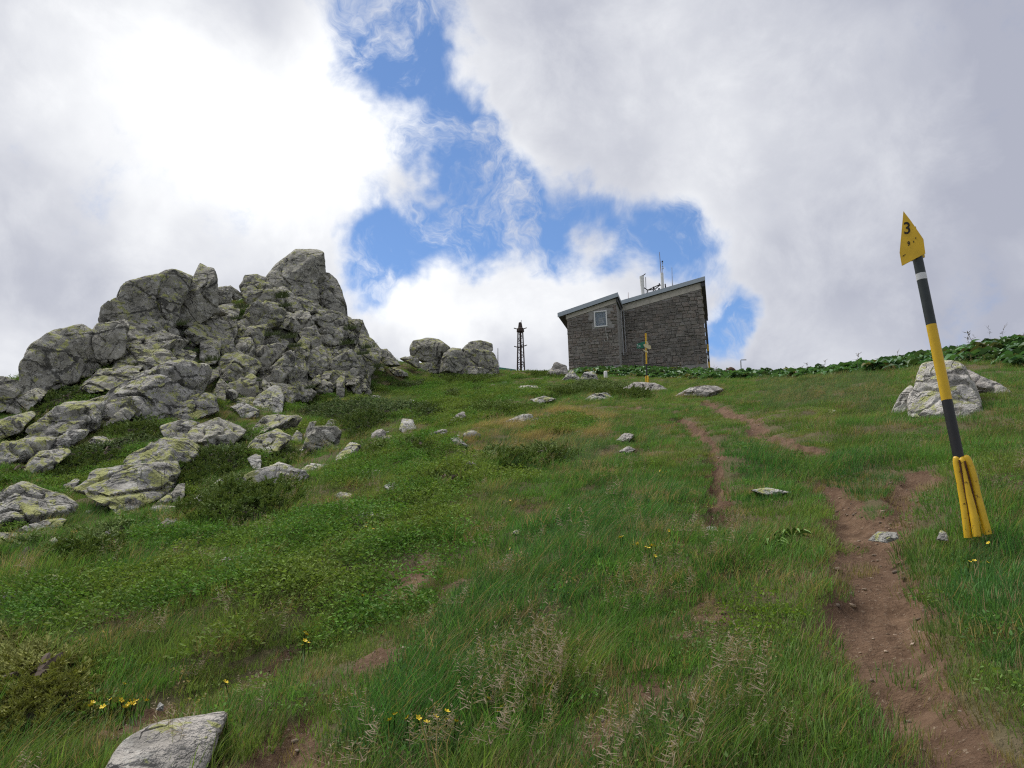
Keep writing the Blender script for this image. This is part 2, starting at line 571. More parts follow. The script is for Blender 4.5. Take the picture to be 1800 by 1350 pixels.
def rock_material(name, base=(0.31, 0.30, 0.275), lichen=0.5, joints=1.0, spots=1.0):
    m, t, bs = material(name)
    geo = t.new('ShaderNodeNewGeometry')
    pos = geo.outputs['Position']
    upz = t.new('ShaderNodeSeparateXYZ'); t.put(upz.inputs[0], geo.outputs['Normal'])
    rnd = t.new('ShaderNodeObjectInfo').outputs['Random']
    mid = t.noise(pos, 2.4, 6, 0.68)
    fin = t.noise(pos, 17.0, 4, 0.7)
    c = t.mix(t.ramp(mid, 0.3, 0.7), tuple(q * 0.62 for q in base), tuple(q * 1.3 for q in base))
    c = t.mix(t.math('MULTIPLY', rnd, 0.35), c, (0.20, 0.195, 0.17))
    # pale crust, black spots and yellow-green map lichen grow in patches of their own
    ln0 = t.noise(pos, 3.6, 6, 0.72, 0.4, color=True)
    sp = t.new('ShaderNodeSeparateColor'); t.put(sp.inputs[0], ln0)
    c = t.mix(t.ramp(sp.outputs[0], 0.52, 0.62, 0, 0.6), c, (0.46, 0.455, 0.42))
    c = t.mix(t.ramp(sp.outputs[1], 0.54, 0.60, 0, 0.8 * spots), c, (0.065, 0.065, 0.06))
    c = t.mix(t.ramp(fin, 0.52, 0.68, 0, 0.55 * spots), c, (0.10, 0.10, 0.095))
    ln = t.math('ADD', sp.outputs[2], t.ramp(upz.outputs['Z'], -0.3, 0.8, -0.06, 0.04))
    ln = t.math('ADD', ln, t.math('MULTIPLY', t.math('SUBTRACT', rnd, 0.5), 0.06))
    ln = t.math('ADD', ln, t.math('MULTIPLY', t.math('SUBTRACT', fin, 0.5), 0.30))
    lich = t.ramp(ln, 0.60 - 0.10 * lichen, 0.66 - 0.10 * lichen, 0, 0.8)
    lc = t.mix(fin, (0.36, 0.37, 0.085), (0.25, 0.27, 0.11))
    c = t.mix(lich, c, lc)
    mp = t.new('ShaderNodeMapping'); mp.inputs['Rotation'].default_value = (0.35, 0.75, 0.2); mp.inputs['Scale'].default_value = (0.38, 0.8, 1.25)
    t.put(mp.inputs['Vector'], t.vmath('ADD', pos, t.vmath('SCALE', t.vmath('SUBTRACT', ln0, (.5, .5, .5)), s=0.35)))
    vo = t.new('ShaderNodeTexVoronoi', feature='DISTANCE_TO_EDGE'); vo.inputs['Scale'].default_value = 0.95; t.put(vo.inputs['Vector'], mp.outputs[0])
    joint = t.ramp(vo.outputs['Distance'], 0.004, 0.030, 1.0, 0.0)
    joint = t.math('MULTIPLY', joint, t.ramp(t.noise(pos, .7, 2, .5), .36, .5))
    joint = t.math('MULTIPLY', joint, joints)
    c = t.mix(t.math('MULTIPLY', joint, 0.8), c, (0.06, 0.06, 0.055))
    t.put(bs.inputs['Base Color'], c)
    bs.inputs['Roughness'].default_value = 0.92
    bs.inputs['Specular IOR Level'].default_value = 0.15
    crack = t.math('ABSOLUTE', t.math('SUBTRACT', t.noise(pos, 1.0, 4, 0.6, 0.8), 0.5))
    crack = t.ramp(crack, 0.0, 0.02, -0.45, 0.0)
    hgt = t.math('ADD', t.math('ADD', t.math('MULTIPLY', mid, 1.5), t.math('MULTIPLY', fin, 0.3)), t.math('SUBTRACT', crack, t.math('MULTIPLY', joint, 0.7)))
    b = t.new('ShaderNodeBump'); b.inputs['Strength'].default_value = 0.9; b.inputs['Distance'].default_value = 0.12
    t.put(b.inputs['Height'], hgt); t.put(bs.inputs['Normal'], b.outputs[0])
    return m


MROCK = rock_material('granite_lichen', base=(0.295, 0.285, 0.245), lichen=0.55)
MROCKY = rock_material('granite_yellow_lichen', lichen=0.8)
MROCKG = rock_material('granite_plain', base=(0.37, 0.345, 0.315), lichen=-0.6, joints=.15, spots=.5)
MROCKP = rock_material('granite_pale', base=(0.43, 0.42, 0.39), lichen=0.35)


def ground_material():
    m, t, bs = material('meadow_soil')
    pos = t.new('ShaderNodeNewGeometry').outputs['Position']
    d = t.attr('dirt').outputs['Fac']
    rk = t.attr('rocky').outputs['Fac']
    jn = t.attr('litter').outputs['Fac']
    n1 = t.noise(pos, 1.3, 6, 0.6); n2 = t.noise(pos, 9, 6, 0.65); n3 = t.noise(pos, 45, 4, 0.7)
    turf = t.mix(t.ramp(n1, 0.35, 0.65), (0.085, 0.082, 0.036), (0.120, 0.098, 0.058))
    turf = t.mix(t.ramp(n2, 0.5, 0.75, 0, 0.6), turf, (0.16, 0.125, 0.08))
    soil = t.mix(t.ramp(n2, 0.3, 0.7), (0.088, 0.054, 0.034), (0.178, 0.115, 0.074))
    soil = t.mix(t.ramp(n1, 0.4, 0.62, 0, 0.55), soil, (0.100, 0.062, 0.042))
    soil = t.mix(t.ramp(n3, 0.58, 0.70, 0, 0.7), soil, (0.30, 0.24, 0.175))
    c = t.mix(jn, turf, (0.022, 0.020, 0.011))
    stone = t.mix(n2, (0.05, 0.05, 0.042), (0.15, 0.15, 0.125))
    c = t.mix(rk, c, stone)
    dm = t.ramp(t.math('ADD', d, t.math('MULTIPLY', t.math('SUBTRACT', n2, 0.5), 0.5)), 0.35, 0.6)
    c = t.mix(dm, c, soil)
    t.put(bs.inputs['Base Color'], c)
    bs.inputs['Roughness'].default_value = 0.95
    bs.inputs['Specular IOR Level'].default_value = 0.1
    h = t.math('ADD', t.math('MULTIPLY', n2, 0.7), t.math('MULTIPLY', n3, 0.45))
    b = t.new('ShaderNodeBump'); b.inputs['Strength'].default_value = 0.9; b.inputs['Distance'].default_value = 0.05
    t.put(b.inputs['Height'], h); t.put(bs.inputs['Normal'], b.outputs[0])
    return m


def leaf_material(name, trans=0.35, var=0.35, rough=0.55, spec=0.25):
    """colour comes from each tuft's own 'col'; 'bv' varies it from blade to blade"""
    m = bpy.data.materials.new(name); m.use_nodes = True
    t = NT(m.node_tree); t.n.clear()
    col = t.attr('col', 'INSTANCER').outputs['Color']
    bv = t.attr('bv').outputs['Fac']
    tip = t.attr('tipcol').outputs['Color']
    tf = t.attr('tipf').outputs['Fac']
    k = t.math('ADD', t.math('MULTIPLY', bv, 2 * var), 1 - var)
    c = t.vmath('SCALE', col, s=k)
    c = t.mix(tf, c, tip)
    df = t.new('ShaderNodeBsdfPrincipled'); t.put(df.inputs['Base Color'], c)
    df.inputs['Roughness'].default_value = rough
    df.inputs['Specular IOR Level'].default_value = spec
    tr = t.new('ShaderNodeBsdfTranslucent'); t.put(tr.inputs[0], t.vmath('MULTIPLY', c, (1.15, 1.2, 0.6)))
    mx = t.new('ShaderNodeMixShader'); mx.inputs[0].default_value = trans
    t.l.new(df.outputs[0], mx.inputs[1]); t.l.new(tr.outputs[0], mx.inputs[2])
    o = t.new('ShaderNodeOutputMaterial'); t.l.new(mx.outputs[0], o.inputs[0])
    return m


MGRASS = leaf_material('grass_blades', 0.35, 0.4, 0.65, 0.15)
MLEAF = leaf_material('broad_leaves', 0.25, 0.3, 0.75, 0.12)
MDOCK = leaf_material('dock_leaves', 0.2, 0.3, 0.5, 0.35)
MNEEDLE = leaf_material('juniper_needles', 0.12, 0.35, 0.7, 0.15)

# ------------------------------------------------------------------ juniper outlines (needed for the litter under them)
OLIVE, DARK, BROWNISH, FRESH = (0.090, 0.145, 0.038), (0.064, 0.110, 0.033), (0.20, 0.205, 0.055), (0.12, 0.19, 0.045)
JUNIPERS = [  # outline, height, colour, label
    ('P', '-90,1150 40,1130 120,1140 185,1180 192,1230 155,1290 60,1325 -90,1335', .30, BROWNISH, 'yellowish brown low juniper at the bottom left corner of the photo'),
    ('D', '230,1010 330,950 560,920 800,960 1000,1010 980,1080 860,1180 600,1250 300,1270 100,1250 110,1190', .40, OLIVE, 'dense rounded juniper in front of the wide speckled white slab'),
    ('E', '600,800 1100,650 1400,600 1390,740 1180,900 1040,1030 700,1080 500,1030 600,930', .36, OLIVE, 'broad dark juniper on the lower left slope beside a round boulder'),
    ('E', '-100,960 130,860 500,790 620,820 560,870 250,890 0,1050 -100,1080', .26, OLIVE, 'flat juniper strip at the left edge above a tilted grey slab'),
    ('D', '0,830 200,700 500,560 640,540 660,620 600,700 640,800 500,880 300,930 100,1030 20,960', .34, DARK, 'large dark juniper filling the hollow below the middle slabs of the outcrop'),
    ('D', '700,720 860,650 1000,640 1100,700 1280,750 1000,800 860,790 720,830', .30, OLIVE, 'juniper just below the big square boulder'),
    ('C', '400,1060 480,1000 760,850 1000,810 1300,770 1650,700 1560,780 1300,890 1180,1000 1000,1080 700,1150 450,1160', .36, DARK, 'long dark juniper lying between two slanting slabs on the left'),
    ('C', '1040,700 1200,590 1600,500 1640,580 1620,680 1400,740 1100,740', .30, OLIVE, 'juniper patch right below the largest slanting slab of the outcrop'),
    ('C', '230,380 500,200 800,170 1180,200 1000,310 760,370 560,470 350,510 230,450', .34, DARK, 'dark juniper under the overhanging boulder at the left end of the outcrop'),
    ('B', '200,770 330,740 480,740 500,800 400,870 320,950 220,930 230,830', .32, DARK, 'small juniper caught in the middle of the rock outcrop'),
    ('D', '880,260 1100,190 1300,170 1500,220 1490,280 1250,280 1100,340 900,360', .40, OLIVE, 'juniper at the foot of the cliff on the right side of the outcrop'),
    ('D', '1040,400 1300,330 1800,330 G940,640 G960,690 G800,760 G660,690 G420,790 1500,620 1400,560 1330,470', .50, DARK, 'widest dark juniper bank to the right of the outcrop foot'),
    ('G', '920,1130 1040,1000 1200,940 1500,930 1640,990 1650,1090 1480,1130 1300,1080 1200,1020 1060,1090 960,1160', .36, OLIVE, 'spreading juniper growing over a white rock in mid slope'),
    ('P', '920,795 960,790 1000,795 1005,808 960,818 930,815', .25, OLIVE, 'thin juniper tail reaching towards the dry grass in mid slope'),
    ('P', '605,895 650,880 735,882 742,898 700,905 640,902', .24, OLIVE, 'small flat juniper capping a low white rock'),
    ('G', '480,460 620,420 860,420 830,470 640,490', .36, DARK, 'small dark juniper below the two summit boulders'),
    ('G', '900,370 1380,340 1390,410 1000,450', .34, FRESH, 'light green juniper bank beneath the summit boulders'),
    ('P', '955,695 1000,680 1060,672 1130,685 1140,700 1085,706 1030,692 980,705', .36, OLIVE, 'flat juniper beside the signpost below the stone building'),
    ('P', '925,655 960,642 1000,650 985,664 940,664', .34, FRESH, 'juniper on the skyline left of the stone building'),
    ('C', '-100,740 220,600 430,700 480,740 0,790 -100,830', .28, OLIVE, 'juniper strip above the ribbed slab at the left edge'),
    ('G', '560,930 700,890 900,890 1000,940 900,990 700,990', .26, OLIVE, 'low juniper mat left of the spreading juniper in mid slope'),
    ('G', '1150,640 1350,580 1700,600 1750,650 1500,690 1250,690', .26, FRESH, 'bright green dwarf shrub mat just above the dry grass'),
    ('G', '180,430 330,440 480,470 420,520 200,540 60,520', .30, DARK, 'dark juniper mat directly below the right foot of the cliff'),
    ('G', '330,930 430,880 560,900 520,970 400,1010', .26, FRESH, 'fresh green mat below the yellow lichened stone'),
    ('G', '940,520 1080,480 1180,520 1120,570 980,570', .28, OLIVE, 'olive juniper mat in the open meadow below the summit boulders'),
    ('P', '760,838 800,845 840,862 800,872 750,860', .20, FRESH, 'small green mat below the spreading juniper in mid slope'),
    ('G', '1180,500 1260,470 1350,490 1300,530 1200,530', .34, OLIVE, 'rounded olive shrub clump in the upper meadow'),
    ('D', '1450,800 1500,710 1650,640 1790,620 1790,700 1650,770 1500,850', .26, FRESH, 'fresh green shrub mat right of the ridged pale rock'),
    ('C', '-100,1160 250,960 330,940 260,1060 150,1180 -100,1350', .30, FRESH, 'bright green juniper between slabs at the left edge'),
]
JW = [world_poly(v, s, 50, 1.10) for v, s, *_ in JUNIPERS]

# ------------------------------------------------------------------ the mountainside: one sheet of ground
def build_ground():
    front = np.radians(np.arange(-46, 46.01, 0.18))
    rest = np.radians(np.concatenate([np.arange(-180, -46, 4.0), np.arange(50, 180, 4.0)]))
    az = np.sort(np.concatenate([front, rest]))
    rad = [0.6]
    while rad[-1] < 95: rad.append(rad[-1] * (1.0105 if rad[-1] > 2.4 else 1.06))
    while rad[-1] < 900: rad.append(rad[-1] * 1.12)
    rad = np.array(rad)
    na, nr = len(az), len(rad)
    X = np.outer(rad, np.sin(az)); Y = np.outer(rad, np.cos(az))
    Z, m = hfull(X, Y, True)
    V = np.stack([X, Y, Z], -1).reshape(-1, 3)
    V = np.concatenate([V, [[0, 0, float(hfull(np.array([0.01]), np.array([0.01]))[0])]]])
    i, j = np.meshgrid(np.arange(nr - 1), np.arange(na), indexing='ij')
    j2 = (j + 1) % na
    F = np.stack([i * na + j, (i + 1) * na + j, (i + 1) * na + j2, i * na + j2], -1).reshape(-1, 4)[:, ::-1]
    me = mesh_from('ground', V, np.ascontiguousarray(F), [ground_material()])
    x, y = V[:, 0], V[:, 1]
    lit = np.zeros(len(V)); rk = np.zeros(len(V))
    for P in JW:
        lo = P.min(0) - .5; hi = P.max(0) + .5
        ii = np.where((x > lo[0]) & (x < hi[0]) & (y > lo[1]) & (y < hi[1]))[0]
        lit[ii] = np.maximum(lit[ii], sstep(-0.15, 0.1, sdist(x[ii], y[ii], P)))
    for P in ROCKY:
        lo = P.min(0) - 1; hi = P.max(0) + 1
        ii = np.where((x > lo[0]) & (x < hi[0]) & (y > lo[1]) & (y < hi[1]))[0]
        rk[ii] = np.maximum(rk[ii], sstep(-0.4, 0.4, sdist(x[ii], y[ii], P)))
    for nm, arr in (('dirt', np.append(m.ravel(), 0)), ('litter', lit), ('rocky', rk)):
        a = me.attributes.new(nm, 'FLOAT', 'POINT'); a.data.foreach_set('value', arr.astype(np.float32))
    return obj('ground', me, kind='structure', label='grassy mountain slope rising to a rocky summit')


build_ground()


# ------------------------------------------------------------------ scatter: one object holding its own prototypes and points
def scatter_tree(nproto):
    key = 'scatter_%d' % nproto
    if key in bpy.data.node_groups: return bpy.data.node_groups[key]
    g = bpy.data.node_groups.new(key, 'GeometryNodeTree')
    g.interface.new_socket('Geometry', in_out='INPUT', socket_type='NodeSocketGeometry')
    g.interface.new_socket('Geometry', in_out='OUTPUT', socket_type='NodeSocketGeometry')
    n, l = g.nodes, g.links
    gi, go = n.new('NodeGroupInput'), n.new('NodeGroupOutput')
    join = n.new('GeometryNodeJoinGeometry')

    def named(nm, ty):
        a = n.new('GeometryNodeInputNamedAttribute'); a.data_type = ty; a.inputs['Name'].default_value = nm
        return a.outputs['Attribute']

    def eq(sock, v):
        c = n.new('FunctionNodeCompare'); c.data_type = 'INT'; c.operation = 'EQUAL'
        l.new(sock, c.inputs[2]); c.inputs[3].default_value = v
        return c.outputs[0]

    def sep(sel):
        s = n.new('GeometryNodeSeparateGeometry'); s.domain = 'POINT'
        l.new(gi.outputs[0], s.inputs['Geometry']); l.new(sel, s.inputs['Selection'])
        return s.outputs['Selection']
    proto, rot, scl = named('proto', 'INT'), named('rot', 'FLOAT_VECTOR'), named('scl', 'FLOAT')
    e2r = n.new('FunctionNodeEulerToRotation'); l.new(rot, e2r.inputs[0])
    for k in range(nproto):
        iop = n.new('GeometryNodeInstanceOnPoints')
        l.new(sep(eq(proto, -(k + 1))), iop.inputs['Points'])
        l.new(sep(eq(proto, k + 1)), iop.inputs['Instance'])
        l.new(e2r.outputs[0], iop.inputs['Rotation'])
        l.new(scl, iop.inputs['Scale'])
        l.new(iop.outputs[0], join.inputs[0])
    l.new(join.outputs[0], go.inputs[0])
    return g


def scatter(name, protos, pts, rot, scl, col, ptype, mats, parent=None, **props):
    """protos: list of dict(v,f,bv,tip,tipf,mi); pts Nx3"""
    V = [p['v'] for p in protos]; nv = sum(len(v) for v in V)
    allv = np.concatenate(V + [pts])
    faces = []; mi = []; off = 0
    for p in protos:
        faces += [tuple(i + off for i in q) for q in p['f']]
        mi += list(p.get('mi', [0] * len(p['f'])))
        off += len(p['v'])
    me = bpy.data.meshes.new(name)
    me.vertices.add(len(allv)); me.vertices.foreach_set('co', allv.astype(np.float32).ravel())
    lt = np.array([len(q) for q in faces], np.int32)
    me.loops.add(int(lt.sum())); me.polygons.add(len(faces))
    me.loops.foreach_set('vertex_index', np.array([i for q in faces for i in q], np.int32))
    me.polygons.foreach_set('loop_start', np.concatenate([[0], np.cumsum(lt)[:-1]]).astype(np.int32))
    me.polygons.foreach_set('loop_total', lt)
    me.polygons.foreach_set('material_index', np.array(mi, np.int32))
    me.polygons.foreach_set('use_smooth', np.ones(len(faces), bool))
    me.update(calc_edges=True)
    for m in mats: me.materials.append(m)
    N = len(pts)

    def att(nm, ty, a, key):
        q = me.attributes.new(nm, ty, 'POINT'); q.data.foreach_set(key, a.ravel())
    pr = np.concatenate([np.full(len(v), k + 1) for k, v in enumerate(V)] + [-(np.asarray(ptype) + 1)]).astype(np.int32)
    att('proto', 'INT', pr, 'value')
    att('rot', 'FLOAT_VECTOR', np.concatenate([np.zeros((nv, 3)), rot]).astype(np.float32), 'vector')
    att('scl', 'FLOAT', np.concatenate([np.ones(nv), scl]).astype(np.float32), 'value')
    att('col', 'FLOAT_COLOR', np.concatenate([np.ones((nv, 4)), np.concatenate([col, np.ones((N, 1))], 1)]).astype(np.float32), 'color')
    att('bv', 'FLOAT', np.concatenate([p['bv'] for p in protos] + [np.zeros(N)]).astype(np.float32), 'value')
    tf = np.concatenate([p.get('tipf', np.zeros(len(p['v']))) for p in protos] + [np.zeros(N)])
    att('tipf', 'FLOAT', tf.astype(np.float32), 'value')
    tc = np.concatenate([np.tile(np.array([*p.get('tip', (0, 0, 0)), 1.0]), (len(p['v']), 1)) for p in protos] + [np.ones((N, 4))])
    att('tipcol', 'FLOAT_COLOR', tc.astype(np.float32), 'color')
    o = obj(name, me, parent, **props)
    md = o.modifiers.new('scatter', 'NODES'); md.node_group = scatter_tree(len(protos))
    return o


class PB:
    """prototype builder with per-vertex blade value and tip factor"""
    def __init__(self, tip=(0, 0, 0)):
        self.v = []; self.f = []; self.b = []; self.t = []; self.m = []; self.tip = tip

    def strip(self, P, Wd, side, bv, tf=None, mi=0):
        """ribbon along points P with widths Wd; last point closes to a tip when its width is 0"""
        o = len(self.v); idx = []
        for i, (p, w) in enumerate(zip(P, Wd)):
            tv = 0 if tf is None else tf[i]
            if w <= 0:
                self.v.append(p); self.b.append(bv); self.t.append(tv); idx.append((len(self.v) - 1,) * 2)
            else:
                self.v.append(p - side * w / 2); self.v.append(p + side * w / 2)
                self.b += [bv, bv]; self.t += [tv, tv]; idx.append((len(self.v) - 2, len(self.v) - 1))
        for i in range(len(P) - 1):
            a, b = idx[i], idx[i + 1]
            q = [a[0], a[1], b[1], b[0]]
            if b[0] == b[1]: q = [a[0], a[1], b[0]]
            if a[0] == a[1]: q = [a[0], b[1], b[0]]
            self.f.append(tuple(q)); self.m.append(mi)

    def done(self):
        return dict(v=np.array(self.v), f=self.f, bv=np.array(self.b), tipf=np.array(self.t), tip=self.tip, mi=self.m)


def grass_tuft(n, rad, h0, h1, wid, lean, curve, wind=0.25, dry=0.0, seed=0, segs=3, dead=(0.26, 0.20, 0.10)):
    r = np.random.default_rng(seed); pb = PB(dead)
    for k in range(n):
        a = r.uniform(0, 2 * math.pi); q = rad * math.sqrt(r.uniform())
        base = np.array([q * math.cos(a), q * math.sin(a), q * (.09 * math.cos(a) + .27 * math.sin(a)) - .012])
        h = r.uniform(h0, h1)
        out = np.array([math.cos(a + r.normal(0, .8)), math.sin(a + r.normal(0, .8)), 0])
        ld = out * lean * r.uniform(0.3, 1.2) + np.array([wind, 0, 0]) * r.uniform(0.2, 1.4)
        side = np.cross(out, [0, 0, 1]) if r.uniform() < .5 else np.array([1.0, 0, 0])
        side = side / np.linalg.norm(side)
        w = wid * r.uniform(.7, 1.3)
        P = []; Wd = []
        for s in range(segs + 1):
            u = s / segs
            P.append(base + np.array([0, 0, 1]) * h * (u - 0.28 * curve * u * u) + ld * h * (0.35 * u + curve * u * u))
            Wd.append(w * (1 - u ** 1.6) if s < segs else 0)
        isdry = r.uniform() < dry
        pb.strip(P, Wd, side, r.uniform(), [1.0 if isdry else 0.0] * (segs + 1))
    return pb.done()


def seed_tuft(n, h0, h1, seed, tip=(0.27, 0.215, 0.15)):
    r = np.random.default_rng(seed); pb = PB(tip)
    for k in range(n):
        a = r.uniform(0, 6.28); base = np.array([.13 * math.cos(a) * r.uniform(), .13 * math.sin(a) * r.uniform(), -0.02])
        h = r.uniform(h0, h1); ln = np.array([r.normal(0.14, .14), r.normal(0, .12), 0])
        P = [base + np.array([0, 0, h * u]) + ln * h * u * u for u in (0, .35, .7, 1.0)]
        pb.strip(P, [.003, .0026, .002, .0], np.array([1.0, 0, 0]), r.uniform(), [0, .1, .5, 1])
        for j in range(20):                       # loose panicle of spikelets
            u = 0.66 + 0.36 * j / 19
            c = base + np.array([0, 0, h * u]) + ln * h * u * u
            b = r.uniform(0, 6.28); L = (0.034 * (1.2 - (u - .66) / .36)) * r.uniform(.5, 1.3)
            e = c + np.array([math.cos(b) * L, math.sin(b) * L, r.uniform(-.2, .7) * L])
            sd = np.array([math.sin(b), -math.cos(b), .4]); sd /= np.linalg.norm(sd)
            pb.strip([c, (c + e) / 2, e, e + (e - c) * .35], [.001, .0028, .0034, 0], sd, r.uniform(), [1, 1, 1, 1])
    for k in range(16):
        a = r.uniform(0, 6.28); base = np.array([.14 * math.cos(a) * r.uniform(), .14 * math.sin(a) * r.uniform(), -0.02])
        h = r.uniform(.1, .2); o = np.array([math.cos(a), math.sin(a), 0])
        pb.strip([base, base + o * .02 + np.array([0, 0, h * .6]), base + o * .07 + np.array([0, 0, h])], [.005, .004, 0], np.cross(o, [0, 0, 1]), r.uniform(), [0, 0, 0])
    return pb.done()


def leaf_clump(n, rad, h, L, wd, seed, tipc=(0.16, 0.2, 0.05), tipn=.25):
    r = np.random.default_rng(seed); pb = PB(tipc)
    for k in range(n):
        a = r.uniform(0, 6.28); q = rad * math.sqrt(r.uniform())
        c = np.array([q * math.cos(a), q * math.sin(a), q * (.09 * math.cos(a) + .27 * math.sin(a)) + h * (1 - (q / rad) ** 2 * .6) * r.uniform(.35, 1.0)])
        b = r.uniform(0, 6.28); el = r.uniform(-.3, .8)
        ax = np.array([math.cos(b) * math.cos(el), math.sin(b) * math.cos(el), math.sin(el)])
        sd = np.cross(ax, r.normal(size=3)); sd /= np.linalg.norm(sd)
        l = L * r.uniform(.7, 1.3); tf = r.uniform() if r.uniform() < tipn else 0
        pb.strip([c, c + ax * l * .45, c + ax * l], [wd * .25, wd, 0], sd, r.uniform(), [tf] * 3)
    return pb.done()


def big_leaf_plant(n, L, wd, seed, stalks=1):
    """dock-like rosette: long folded leaves arching outwards, with rusty seed stalks"""
    r = np.random.default_rng(seed); pb = PB((0.085, 0.062, 0.034))
    for k in range(n):
        a = 6.28 * k / n + r.uniform(-.4, .4); o = np.array([math.cos(a), math.sin(a), 0]); sd = np.array([-math.sin(a), math.cos(a), 0])
        l = L * r.uniform(.75, 1.2); up = r.uniform(.4, 1.0); bv = r.uniform()
        pts = []
        for u in (0, .22, .45, .7, .9, 1.0):
            pts.append(o * l * (0.15 * u + .75 * u ** 1.4) + np.array([0, 0, l * (up * u - (up * .75) * u * u * u)]))
        ws = [.012, .02, wd * .95, wd, wd * .55, 0]
        tl = r.normal(0, .35)
        fold = np.array([0, 0, wd * .28])
        for s in (-1, 1):                        # two half blades folded along the midrib
            oo = len(pb.v)
            for p, w in zip(pts, ws):
                pb.v.append(p); pb.v.append(p + s * sd * w / 2 + fold * (w / wd) * (1 + s * tl)); pb.b += [bv, bv]; pb.t += [0, 0]
            for i in range(5):
                q = (oo + 2 * i, oo + 2 * i + 1, oo + 2 * i + 3, oo + 2 * i + 2)
                pb.f.append(q if s > 0 else q[::-1]); pb.m.append(0)
    for k in range(stalks):
        b = np.array([r.normal(0, .06), r.normal(0, .06), 0]); h = L * r.uniform(1.1, 1.5); ln = np.array([r.normal(0, .15), r.normal(0, .15), 0])
        pb.strip([b, b + ln * h * .3 + np.array([0, 0, h * .6]), b + ln * h + np.array([0, 0, h])], [.014, .012, .006], np.array([1.0, 0, 0]), .5, [.3, .7, 1])
        for j in range(14):
            u = r.uniform(.6, 1.0); c = b + ln * h * u * u + np.array([0, 0, h * u]); e = r.normal(size=3) * .03; e[2] = abs(e[2])
            pb.strip([c, c + e, c + e * 1.9], [.01, .026, 0], np.array([1.0, 0, 0]), r.uniform(), [1, 1, 1])
    return pb.done()


def juniper_sprig(seed, tip=(0.21, 0.25, 0.07)):
    """one spray: a rising shoot with short side shoots, each a bundle of needles (unit length)"""
    r = np.random.default_rng(seed); pb = PB(tip)
    ax = lambda u: np.array([u, 0.05 * math.sin(u * 5 + seed), 0.22 * u * u - .02])
    for k in range(13):
        u = .08 + .9 * k / 12
        c = ax(u); s = -1 if k % 2 else 1
        for rep in range(2):
            b = s * (1.0 - .45 * u) + r.normal(0, .25); el = r.uniform(-.25, .55)
            d = np.array([math.cos(b) * math.cos(el), math.sin(b) * math.cos(el), math.sin(el)])
            l = (.34 - .16 * u) * r.uniform(.7, 1.25)
            sd = np.cross(d, r.normal(size=3)); sd /= np.linalg.norm(sd)
            tf = min(1, max(0, .1 + .7 * (u - .2) * r.uniform(.5, 1.3)))
            pb.strip([c, c + d * l * .5, c + d * l + np.array([0, 0, .05])], [.035, .10, 0], sd, r.uniform(), [tf * .3, tf * .6, tf])
    pb.strip([ax(.6), ax(.95), ax(1.15)], [.06, .09, 0], np.array([0, 1.0, 0]), .6, [.4, .7, 1])
    return pb.done()


# ------------------------------------------------------------------ rocks
def ico(sub):
    bm = bmesh.new(); bmesh.ops.create_icosphere(bm, subdivisions=sub, radius=1)
    V = np.array([v.co[:] for v in bm.verts]); F = np.array([[v.index for v in f.verts] for f in bm.faces]); bm.free()
    return V, F


ICO = {k: ico(k + 1) for k in (3, 4, 5)}


def hull2(P):
    P = P[np.lexsort((P[:, 1], P[:, 0]))]
    def half(pts):
        h = []
        for p in pts:
            while len(h) > 1 and np.cross(h[-1] - h[-2], p - h[-2]) <= 0: h.pop()
            h.append(p)
        return h
    a = half(list(P)); b = half(list(P[::-1]))
    return np.array(a[:-1] + b[:-1])


